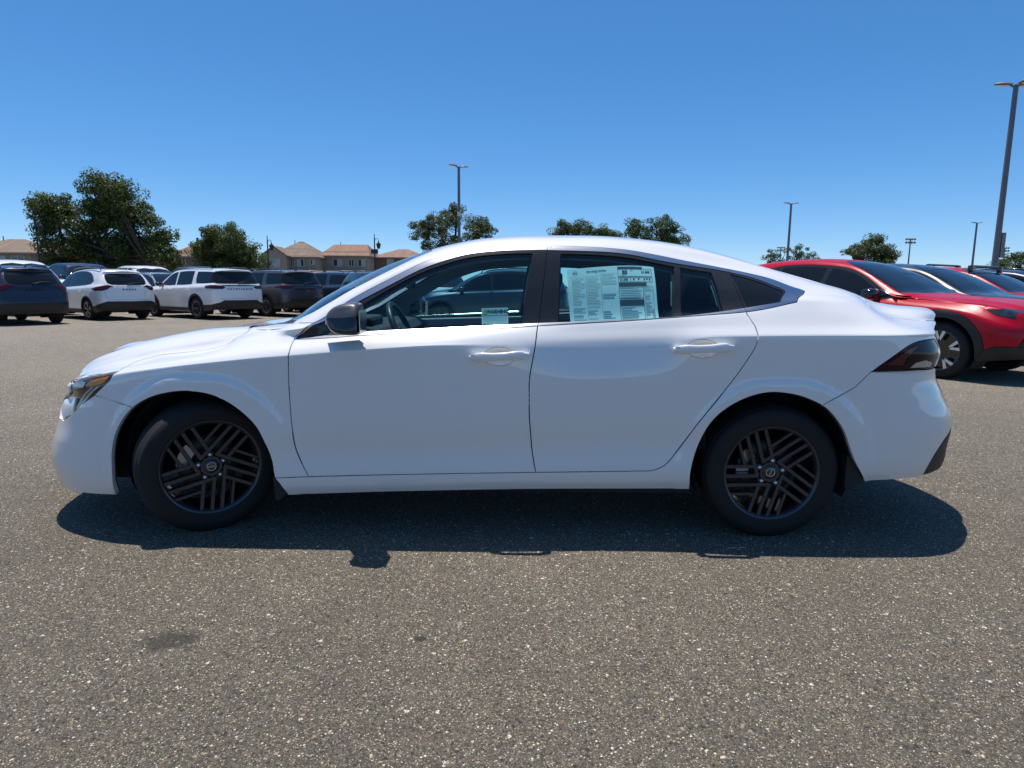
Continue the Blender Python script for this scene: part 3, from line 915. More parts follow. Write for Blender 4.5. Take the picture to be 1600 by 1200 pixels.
TILES = dict(tan=tile_mat('tan roof tiles', (0.34, 0.24, 0.17), (0.25, 0.18, 0.13)), orange=tile_mat('terracotta roof tiles', (0.40, 0.23, 0.15), (0.31, 0.18, 0.125)), rust=tile_mat('rust roof tiles', (0.36, 0.19, 0.13), (0.28, 0.15, 0.11)))
M['pane'] = pmat('house window pane', (0.05, 0.07, 0.085), 0.08, 0, 0.6)
M['blind'] = pmat('white window blind', (0.42, 0.47, 0.50), 0.7)
M['frame_white'] = pmat('white window frame', (0.6, 0.59, 0.56), 0.5)
M['fascia'] = pmat('painted fascia board', (0.26, 0.21, 0.17), 0.6)

def roof_mesh(kind, w, d, z0, z1, ov, mat, ridge=None):
    """w along x, d along y; hip or gable (ridge along x, or along y for gable_y); 0.15 thick"""
    a, b = w / 2 + ov, d / 2 + ov
    if kind == 'hip':
        r = ridge if ridge is not None else max(0.0, a - b)
        T = [(-a, -b, z0), (a, -b, z0), (a, b, z0), (-a, b, z0), (-r, 0, z1), (r, 0, z1)]
        F = [(0, 1, 5, 4), (1, 2, 5), (2, 3, 4, 5), (3, 0, 4)]
    elif kind == 'gable':
        T = [(-a, -b, z0), (a, -b, z0), (a, b, z0), (-a, b, z0), (-a, 0, z1), (a, 0, z1)]
        F = [(0, 1, 5, 4), (2, 3, 4, 5)]
    else:
        T = [(-a, -b, z0), (a, -b, z0), (a, b, z0), (-a, b, z0), (0, -b, z1), (0, b, z1)]
        F = [(1, 2, 5, 4), (3, 0, 4, 5)]
    me = bpy.data.meshes.new('roof')
    t = .14
    V = [(x, y, z + t) for x, y, z in T] + T
    n = len(T)
    Fs = list(F) + [tuple(i + n for i in f[::-1]) for f in F]
    ed = {}
    for f in F:
        for i in range(len(f)):
            e = (f[i], f[(i + 1) % len(f)])
            if e[::-1] in ed: del ed[e[::-1]]
            else: ed[e] = 1
    Fs += [(p, p + n, q + n, q)[::-1] for p, q in ed]
    me.from_pydata(V, [], Fs)
    uv = me.uv_layers.new()
    for p in me.polygons:
        nrm = p.normal
        down = Vector((nrm.x, nrm.y, 0))
        down = down.normalized() if down.length > .05 else Vector((0, 1, 0))
        across = Vector((-down.y, down.x, 0))
        for li in p.loop_indices:
            c = me.vertices[me.loops[li].vertex_index].co
            uv.data[li].uv = (c.dot(across), math.hypot(c.dot(down), c.z))
    me.materials.append(mat)
    return me

def wing(root, x, y, w, d, h, kind, ridge_z, wall, tile, ov=.45, ridge=None, z0=0):
    """walls (with gable ends) and a roof"""
    mb = MB().box((x, y, z0 + (h - z0) / 2), (w, d, h - z0))
    if kind == 'gable':
        for sx in (-1, 1): mb.add([(x + sx * w / 2, y - d / 2, h), (x + sx * w / 2, y + d / 2, h), (x + sx * w / 2, y, ridge_z - .1), (x + sx * (w / 2 - .2), y - d / 2, h), (x + sx * (w / 2 - .2), y + d / 2, h), (x + sx * (w / 2 - .2), y, ridge_z - .1)], [(0, 1, 2), (3, 5, 4)])
    if kind == 'gable_y':
        for sy in (-1, 1): mb.add([(x - w / 2, y + sy * d / 2, h), (x + w / 2, y + sy * d / 2, h), (x, y + sy * d / 2, ridge_z - .1), (x - w / 2, y + sy * (d / 2 - .2), h), (x + w / 2, y + sy * (d / 2 - .2), h), (x, y + sy * (d / 2 - .2), ridge_z - .1)], [(0, 1, 2), (3, 5, 4)])
    mb.obj('wall', WALLS[wall], root)
    slope = (ridge_z - h) / (d / 2 if kind != 'gable_y' else w / 2)
    me = roof_mesh(kind, w, d, h - slope * ov, ridge_z, ov, TILES[tile], ridge)
    me.transform(Matrix.Translation((x, y, 0)))
    rf = link_mesh('roof', me, root)
    a, b = w / 2 + ov, d / 2 + ov
    ze = h - slope * ov + .03
    if kind != 'gable_y':
        for sy in (-1, 1): MB().box((x, y + sy * (b + .02), ze), (2 * a, .04, .2)).obj('fascia', M['fascia'], rf)
    if kind != 'gable':
        for sx in (-1, 1): MB().box((x + sx * (a + .02), y, ze), (.04, 2 * b - .02, .2)).obj('fascia', M['fascia'], rf)
    return rf

def win(root, x, y, z, w, h, blind=0):
    """window on a wall facing -y: frame proud of the wall, panes set back"""
    f = .07
    fm = MB()
    fm.box((x, y - .03, z + h / 2 - f / 2), (w, .10, f)); fm.box((x, y - .03, z - h / 2 + f / 2), (w, .10, f))
    for sx in (-1, 0, 1): fm.box((x + sx * (w / 2 - f / 2), y - .03, z), (f, .10, h - 2 * f))
    fr = fm.obj('window', M['frame_white'], root)
    for i, sx in enumerate((-1, 1)):
        m = M['blind'] if blind & (1 << i) else M['pane']
        MB().box((x + sx * w / 4, y - .012, z), (w / 2 - 1.5 * f, .02, h - 2 * f)).obj('pane', m, fr)

G_H = 'houses beyond the parking lot'
h = empty('house', (-71, 88, 0), label='tan tiled house at the far left edge', category='house', group=G_H)
wing(h, 0, 0, 10.5, 9, 5.3, 'hip', 7.2, 'tan', 'tan', ridge=1.2)
wing(h, 6.6, 3, 7, 8, 5.2, 'gable', 6.7, 'tan', 'rust')
wing(h, -2.4, -5.6, 5, 3, 3.0, 'gable_y', 4.6, 'cream', 'tan')
for x, b in ((-3.6, 0), (.8, 3), (3.4, 0)): win(h, x, -4.5, 4.2, 1.8, 1.3, b)
win(h, 6.8, -1, 4.1, 1.5, 1.2, 1)
MB().tube([(-1.5, -.5, 6.6), (-1.5, -.5, 7.7)], .07, 6).obj('vent_pipe', M['fascia'], h)
h = empty('house', (-56.5, 108, 0), label='brown house half hidden between the big oak and the round tree', category='house', group=G_H)
wing(h, 3.2, 0, 9, 9, 5.9, 'hip', 8.5, 'brown', 'rust', ridge=1.0)
wing(h, -5, -1, 8, 9, 4.6, 'gable', 6.6, 'tan', 'tan')
for x, b in ((.8, 0), (3.4, 1)): win(h, x, -4.5, 5.0, 1.2, 1.5, b)
win(h, -5, -5.5, 4.0, 1.6, 1.2)
h = empty('house', (-36.2, 104, 0), label='pale two storey house with a grey tan gable and hipped roof', category='house', group=G_H)
wing(h, .4, 0, 7.4, 9, 5.75, 'hip', 8.2, 'cream', 'tan', ridge=.3)
wing(h, -2.0, -4.4, 3.8, 3.4, 5.8, 'gable_y', 7.1, 'cream', 'tan', .3)
wing(h, 2.0, -5.4, 6.4, 2.0, 2.9, 'gable', 3.4, 'tan', 'tan', .3)
win(h, -1.9, -6.1, 4.6, 1.5, 1.3, 3); win(h, 1.6, -4.5, 4.7, 1.1, 1.2, 1); win(h, 3.5, -4.5, 4.8, .7, .8, 2)
win(h, .3, -4.5, 4.8, .6, 1.5)
MB().tube([(-.8, .2, 7.9), (-.8, .2, 8.6)], .06, 6).obj('vent_pipe', M['fascia'], h)
h = empty('house', (-28.6, 108, 0), label='cream house with an orange tiled gable roof', category='house', group=G_H)
wing(h, 0, 0, 7.6, 9, 6.1, 'hip', 8.0, 'cream', 'orange', ridge=2.9)
wing(h, -.2, -5.6, 7.0, 2.2, 2.9, 'gable', 3.5, 'tan', 'tan', .3)
for x, w_, b in ((-1.2, 1.5, 2), (1.1, .9, 0), (2.8, 1.2, 2)): win(h, x, -4.5, 4.9, w_, 1.2, b)
MB().tube([(-1.8, 0, 7.9), (-1.8, 0, 8.6)], .06, 6).obj('vent_pipe', M['fascia'], h)
h = empty('house', (-20.6, 114, 0), label='brown house with a low orange hipped roof beside the lamp post', category='house', group=G_H)
wing(h, 0, 0, 9.6, 9, 6.1, 'hip', 7.6, 'brown', 'orange', ridge=.8)
for x in (-1.6, 1.6): win(h, x, -4.5, 5.2, 1.2, 1.2, 3)

# ---------------------------------------------------------------- lamp posts
M['pole_grey'] = pmat('dark grey pole paint', (0.14, 0.15, 0.17), 0.5, 0.2, var=0.1)
M['pole_black'] = pmat('black pole paint', (0.012, 0.014, 0.016), 0.5)
M['lamp_grey'] = pmat('grey lamp housing', (0.22, 0.21, 0.20), 0.5, 0.3)
M['lamp_face'] = pmat('lamp lens face', (0.5, 0.5, 0.47), 0.3)
M['concrete'] = pmat('concrete footing', (0.4, 0.38, 0.35), 0.9, bump=.3, bump_scale=30)
def lot_light(x, y, h, heads, label, rad=(.11, .075), box=None):
    """square-ish tapered pole with flat lamp heads on short arms"""
    r = empty('light_pole', (x, y, 0), label=label, category='light pole', group='light poles of the parking lot')
    MB().lathe([(0, .75), (.28, .75), (.30, .70), (.30, -.1)], 20, 'z').obj('footing', M['concrete'], r)
    MB().tube([(0, 0, .74), (0, 0, h * .5), (0, 0, h)], [rad[0], (rad[0] + rad[1]) / 2, rad[1]], 10).obj('pole', M['pole_grey'], r)
    for ang in heads:
        a = math.radians(ang); u = Vector((math.cos(a), math.sin(a), 0)); v = Vector((-u.y, u.x, 0))
        MB().tube([Vector((0, 0, h - .12)), u * .22 + Vector((0, 0, h + .02))], .035, 6).obj('arm', M['pole_grey'], r)
        n = 9; V = []
        for i in range(n):
            t = i / (n - 1); wd = .16 * math.sin(math.pi * min(.96, .12 + .86 * t)) ** .5 + .02
            c = u * (.14 + .60 * t) + Vector((0, 0, h + .02 + .06 * t))
            hh = .05 * math.sin(math.pi * (.1 + .85 * t)) + .012
            V += [c + v * wd, c + v * wd * .6 + Vector((0, 0, hh)), c - v * wd * .6 + Vector((0, 0, hh)), c - v * wd, c - v * wd * .9 - Vector((0, 0, .02)), c + v * wd * .9 - Vector((0, 0, .02))]
        F = [(i * 6 + j, i * 6 + (j + 1) % 6, (i + 1) * 6 + (j + 1) % 6, (i + 1) * 6 + j) for i in range(n - 1) for j in range(6)] + [tuple(range(6)), tuple(range((n - 1) * 6, n * 6))]
        mb = MB().add(V, F); me = mb.mesh('lamp_head', M['lamp_grey']); fix_normals(me)
        hd_ = link_mesh('lamp_head', me, r)
        c = u * .46 + Vector((0, 0, h + .005))
        MB().add([c + u * .22 + v * .09 + Vector((0, 0, .02)), c + u * .22 - v * .09 + Vector((0, 0, .02)), c - u * .22 - v * .09 - Vector((0, 0, .014)), c - u * .22 + v * .09 - Vector((0, 0, .014))], [(0, 1, 2, 3)]).obj('lens', M['lamp_face'], hd_)
    if box:
        bz, side_ = box
        if side_ == 'cabinet': MB().box((.17, -.02, bz), (.16, .2, 1.0), bev=.02).obj('cabinet', M['lamp_grey'], r)
        else:
            bm_ = MB().tube([(0, 0, bz), (.42, -.05, bz + .02)], .025, 6).box((.42, -.05, bz - .06), (.14, .14, .12), bev=.03)
            bm_.box((0, 0, bz + .05), (.22, .22, .3), bev=.03).obj('camera_bracket', M['frame_white'], r)
    return r
lot_light(19.75, 23, 9.2, (165, 285, 25), 'nearest tall light pole at the right edge with three lamp heads', (.13, .09), (3.0, 'cabinet'))
lot_light(-3.83, 40, 9.0, (220, 40), 'light pole in front of the olive tree above the sedan roof', (.12, .085), (5.9, 'camera'))
lot_light(24.9, 56, 8.8, (190, 10), 'light pole in front of the thin see-through tree', (.13, .09))
lot_light(54.4, 74, 9.0, (190, 10), 'light pole beyond the roof rack of the second red crossover', (.14, .10), (3.4, 'camera'))
def field_light(x, y, h, label):
    r = empty('floodlight_mast', (x, y, 0), label=label, category='floodlight', group='sports field floodlights far off')
    MB().tube([(0, 0, 0), (0, 0, h)], [.35, .2], 8).obj('mast', M['pole_grey'], r)
    MB().box((0, 0, h - .15), (3.4, .15, .15)).box((0, 0, h - 1.35), (3.4, .15, .15)).box((0, 0, h - .75), (.15, .15, 1.2)).obj('crossbar', M['pole_grey'], r)
    for z in (h, h - 1.2):
        for i in range(4):
            MB().lathe([(0, -.1), (.3, -.1), (.42, .1), (.42, .25), (0, .3)], 10, 'y').obj('floodlight', M['lamp_grey'], r, loc=(-1.5 + i * 1.0, -.25, z))
field_light(140.3, 230, 18.9, 'floodlight mast against open sky right of the bushy tree')
field_light(203.9, 270, 18.6, 'floodlight mast right of the nearest tall pole')
field_light(122.6, 300, 20.0, 'faint floodlight mast behind the thin see-through tree')
def street_lamp(x, y, h, label, box=False):
    r = empty('street_lamp', (x, y, 0), label=label, category='street lamp', group='black street lamps by the houses')
    MB().tube([(0, 0, 0), (0, 0, .5), (0, 0, .55), (0, 0, h)], [.16, .13, .075, .055], 10).obj('post', M['pole_black'], r)
    MB().tube([(0, 0, h - .1), (.12, 0, h + .12), (.34, 0, h + .08), (.38, 0, h - .15)], .03, 6).obj('arm', M['pole_black'], r)
    lm = MB().lathe([(0, .38), (.05, .36), (.06, .25), (.20, .12), (.24, 0), (.20, 0), (.13, -.32), (.05, -.36), (0, -.36)], 14, 'z')
    lm.obj('lantern', M['pole_black'], r, loc=(.38, 0, h - .5))
    MB().lathe([(0, .55), (.03, .5), (.05, 0)], 8, 'z').obj('finial', M['pole_black'], r, loc=(0, 0, h))
    if box: MB().box((0, -.05, h - 1.1), (.62, .3, .42), bev=.03).obj('junction_box', M['pole_black'], r)
street_lamp(-39.85, 50, 6.3, 'black street lamp against the left edge of the big oak')
street_lamp(-23.75, 58, 5.3, 'black street lamp between the pale small tree and the gabled house')
street_lamp(-13.52, 58, 5.5, 'black street lamp with a box between the two orange roofed houses', True)
class SedanSkin(Loft):
    def __call__(self, s, t):
        P = super().__call__(s, t)
        for xw in (-1.3535, 1.3535):      # the raised band round each wheel opening
            r = np.hypot(P[..., 0] - xw, P[..., 2] - 0.318)
            f = 1 - smoothstep(.440, .484, r)
            P[..., 1] -= .010 * f * smoothstep(.70, .80, -P[..., 1]) * (1 - smoothstep(.74, .80, P[..., 2]))
        return P

def hero_loft():
    R = []
    def row(z, y): R.append((z, y))
    row([(-2.36,.20),(-2.1,.172),(-1.77,.178),(-.97,.187),(-.5,.205),(.24,.226),(.97,.236),(1.3,.25),(1.8,.285),(2.1,.295),(2.43,.32)], [(-2.4,.80),(-1.8,.86),(-.9,.855),(1,.855),(1.8,.865),(2.4,.82)])
    row([(-2.36,.25),(-1.77,.23),(-.97,.232),(0,.262),(.97,.283),(1.8,.335),(2.43,.37)], [(-2.4,.83),(-1.8,.882),(-.9,.878),(1,.878),(1.8,.885),(2.4,.85)])
    row([(-2.36,.30),(-1.77,.285),(-1.0,.28),(-.86,.286),(-.49,.30),(.22,.319),(.72,.331),(1.,.34),(1.8,.39),(2.43,.43)], [(-2.4,.85),(-1.8,.893),(-1,.886),(1,.888),(1.8,.897),(2.4,.86)])
    row([(-2.36,.355),(-1.77,.36),(-1.,.385),(0,.42),(1,.45),(1.8,.47),(2.43,.50)], [(-2.4,.86),(-1.8,.898),(-1.2,.895),(-.8,.878),(.9,.88),(1.2,.898),(1.8,.902),(2.4,.868)])
    row([(-2.36,.42),(-1.77,.46),(-1,.50),(0,.54),(1,.58),(1.8,.59),(2.43,.59)], [(-2.4,.87),(-1.8,.902),(-1.2,.905),(-.8,.895),(.9,.897),(1.25,.910),(1.8,.908),(2.4,.87)])
    row([(-2.36,.50),(-1.9,.60),(-1.35,.68),(0,.71),(.6,.74),(1.,.76),(1.35,.79),(1.8,.76),(2.43,.72)], [(-2.4,.87),(-1.8,.90),(-1.35,.912),(-.9,.905),(0,.904),(.9,.902),(1.35,.915),(1.8,.908),(2.4,.865)])
    row([(-2.36,.60),(-2.05,.708),(-1.712,.778),(-1.56,.798),(-1.337,.824),(-1.04,.855),(-.91,.865),(-.58,.894),(-.2,.917),(.15,.908),(.5,.905),(.8,.92),(1.,.963),(1.57,.976),(2.0,.978),(2.43,.945)], [(-2.4,.86),(-1.8,.888),(-1.35,.909),(-.9,.907),(-.2,.905),(.15,.892),(.5,.880),(.8,.885),(1.05,.904),(1.35,.913),(1.8,.905),(2.4,.84)])
    row([(-2.36,.62),(-2.05,.725),(-1.712,.785),(-1.56,.805),(-1.337,.831),(-1.04,.862),(-.91,.872),(-.58,.901),(-.2,.927),(.3,.942),(.7,.957),(1.,.972),(1.57,.983),(2.,.985),(2.43,.965)], [(-2.4,.85),(-1.75,.874),(-1.35,.904),(-.9,.904),(-.3,.901),(.15,.882),(.5,.869),(.8,.874),(1.05,.901),(1.35,.910),(1.8,.901),(2.4,.83)])
    row([(-2.36,.63),(-2.05,.735),(-1.712,.796),(-1.56,.818),(-1.337,.846),(-1.04,.881),(-.91,.892),(-.58,.922),(-.2,.948),(.3,.974),(.7,.993),(1.,1.005),(1.57,1.014),(2.,1.000),(2.43,.974)], [(-2.4,.83),(-1.75,.855),(-1.35,.886),(-.9,.886),(-.3,.882),(.15,.864),(.5,.850),(.8,.855),(1.05,.872),(1.35,.880),(1.8,.862),(2.4,.80)])
    row([(-2.36,.64),(-2.05,.745),(-1.72,.808),(-1.56,.835),(-1.337,.868),(-1.2,.895),(-1.04,.918),(-.91,.929),(-.6,.96),(-.19,.984),(.22,1.01),(.7,1.043),(1.18,1.082),(1.42,1.098),(1.6,1.09),(1.8,1.068),(1.95,1.030),(2.2,1.006),(2.43,.986)], [(-2.4,.80),(-1.75,.80),(-1.35,.82),(-.9,.838),(-.3,.838),(.3,.826),(.6,.822),(.9,.822),(1.35,.815),(1.6,.81),(1.9,.77),(2.4,.72)])
    row([(-2.36,.645),(-2.3,.69),(-2.2,.715),(-2.05,.755),(-1.8,.806),(-1.715,.819),(-1.6,.846),(-1.455,.865),(-1.335,.884),(-1.255,.909),(-1.184,.940),(-1.05,.955),(-.9,.955),(-.6,.977),(-.19,.999),(.225,1.025),(.87,1.066),(1.18,1.1),(1.36,1.13),(1.5,1.142),(1.65,1.14),(1.8,1.118),(1.92,1.062),(2.0,1.048),(2.2,1.034),(2.43,1.015)], [(-2.4,.74),(-1.8,.745),(-1.3,.742),(-1.1,.765),(-.9,.815),(-.3,.816),(.3,.813),(.9,.805),(1.2,.795),(1.36,.785),(1.5,.775),(1.65,.75),(1.8,.71),(1.92,.68),(2.4,.64)])
    row([(-2.36,.65),(-2.3,.695),(-2.2,.735),(-2.05,.785),(-1.8,.84),(-1.6,.88),(-1.4,.913),(-1.25,.937),(-1.1,.968),(-.95,.975),(-.8,1.0),(-.65,1.047),(-.5,1.10),(-.3,1.168),(-.1,1.2),(.225,1.22),(.6,1.222),(.87,1.21),(1.18,1.19),(1.36,1.175),(1.5,1.168),(1.65,1.16),(1.8,1.138),(1.92,1.072),(2.0,1.057),(2.2,1.041),(2.43,1.02)], [(-2.4,.70),(-1.8,.70),(-1.3,.70),(-1.1,.72),(-.9,.822),(-.65,.79),(-.5,.765),(-.3,.735),(-.1,.722),(.225,.714),(.87,.714),(1.18,.72),(1.36,.74),(1.5,.725),(1.65,.705),(1.8,.675),(1.92,.65),(2.4,.61)])
    row([(-2.36,.655),(-2.3,.70),(-2.2,.76),(-2.05,.82),(-1.8,.873),(-1.6,.905),(-1.4,.940),(-1.25,.965),(-1.1,.980),(-.95,.990),(-.83,1.014),(-.68,1.11),(-.497,1.215),(-.272,1.323),(-.084,1.362),(.075,1.377),(.28,1.389),(.485,1.384),(.643,1.375),(.802,1.351),(.961,1.321),(1.12,1.290),(1.28,1.258),(1.4,1.225),(1.5,1.195),(1.65,1.182),(1.8,1.155),(1.92,1.085),(2.0,1.068),(2.2,1.066),(2.43,1.05)], [(-2.4,.65),(-1.8,.655),(-1.3,.66),(-1.1,.70),(-.95,.78),(-.83,.80),(-.68,.75),(-.497,.69),(-.272,.63),(-.084,.605),(.3,.60),(.8,.60),(1.12,.61),(1.28,.63),(1.4,.655),(1.5,.67),(1.65,.66),(1.8,.64),(1.92,.61),(2.4,.57)])
    row([(-2.36,.665),(-2.3,.715),(-2.2,.764),(-2.05,.83),(-1.86,.883),(-1.745,.906),(-1.61,.932),(-1.41,.962),(-1.25,.978),(-1.1,.985),(-.95,1.0),(-.83,1.036),(-.68,1.134),(-.497,1.238),(-.272,1.342),(-.084,1.381),(.075,1.396),(.28,1.408),(.485,1.404),(.643,1.395),(.802,1.372),(.961,1.343),(1.12,1.311),(1.28,1.276),(1.4,1.243),(1.5,1.214),(1.65,1.2),(1.8,1.17),(1.92,1.105),(2.0,1.085),(2.2,1.085),(2.43,1.065)], [(-2.4,.58),(-1.8,.58),(-1.3,.60),(-1.1,.66),(-.95,.75),(-.83,.78),(-.68,.73),(-.497,.672),(-.272,.61),(-.084,.583),(.3,.577),(.8,.575),(1.12,.58),(1.28,.595),(1.4,.615),(1.5,.63),(1.65,.62),(1.8,.60),(1.92,.58),(2.4,.53)])
    row([(-2.36,.68),(-2.33,.712),(-2.23,.768),(-2.1,.828),(-1.96,.878),(-1.78,.908),(-1.62,.938),(-1.42,.967),(-1.25,.980),(-1.1,.99),(-1.0,1.008),(-.854,1.066),(-.697,1.165),(-.51,1.262),(-.28,1.368),(-.165,1.397),(-.008,1.423),(.234,1.436),(.49,1.437),(.73,1.423),(.97,1.392),(1.12,1.362),(1.27,1.324),(1.43,1.280),(1.6,1.234),(1.76,1.197),(1.86,1.168),(1.95,1.130),(2.05,1.106),(2.2,1.098),(2.33,1.092),(2.43,1.08)], [(-2.4,.50),(-1.8,.50),(-1.3,.52),(-1.1,.58),(-1.0,.64),(-.854,.705),(-.697,.665),(-.51,.61),(-.28,.545),(0,.515),(.3,.51),(.8,.51),(1.12,.515),(1.4,.53),(1.6,.525),(1.9,.50),(2.4,.44)])
    row([(-2.36,.68),(-2.33,.712),(-2.23,.768),(-2.1,.826),(-1.96,.873),(-1.78,.905),(-1.62,.934),(-1.42,.956),(-1.25,.968),(-1.15,.985),(-1.05,1.03),(-.9,1.125),(-.69,1.238),(-.54,1.306),(-.31,1.388),(-.19,1.418),(-.015,1.447),(.24,1.462),(.51,1.462),(.766,1.447),(1.02,1.414),(1.175,1.380),(1.33,1.337),(1.5,1.286),(1.67,1.237),(1.84,1.19),(1.95,1.153),(2.05,1.124),(2.15,1.108),(2.24,1.102),(2.35,1.095),(2.43,1.085)], [(-2.4,.33),(-1.2,.34),(-.9,.40),(-.3,.35),(.5,.33),(1.4,.33),(2.4,.30)])
    row([(-2.36,.682),(-2.33,.712),(-2.23,.774),(-2.1,.832),(-1.96,.876),(-1.78,.905),(-1.62,.925),(-1.42,.946),(-1.27,.96),(-1.18,.99),(-1.1,1.04),(-.95,1.135),(-.74,1.243),(-.58,1.315),(-.34,1.397),(-.2,1.428),(-.02,1.456),(.24,1.470),(.51,1.470),(.766,1.454),(1.02,1.42),(1.175,1.385),(1.33,1.342),(1.5,1.29),(1.67,1.240),(1.84,1.192),(1.95,1.155),(2.05,1.126),(2.15,1.11),(2.24,1.104),(2.35,1.097),(2.43,1.088)], [(0,0)])
    t = [0,.05,.105,.20,.31,.48,.69,.722,.76,.84,.875,1.06,1.29,1.325,1.41,1.60,1.93]
    xn = [(.15,0),(.31,0),(.408,.03),(.504,.07),(.605,.10),(.655,.135),(.70,.105),(.8,.10)]
    xt = [(.2,-.03),(.3,0),(.4,-.008),(.5,0),(.56,-.012),(.68,-.075),(.79,-.122),(.84,-.112),(.885,-.10),(.93,-.118),(.97,-.130),(.985,-.105),(1.005,-.055),(1.025,-.03),(1.045,-.014),(1.065,0)]
    return SedanSkin(R, t, -2.39, 2.44, (-1.55,-2.39,3.6,2.65), (1.6,2.44,4,3.), xn, xt)
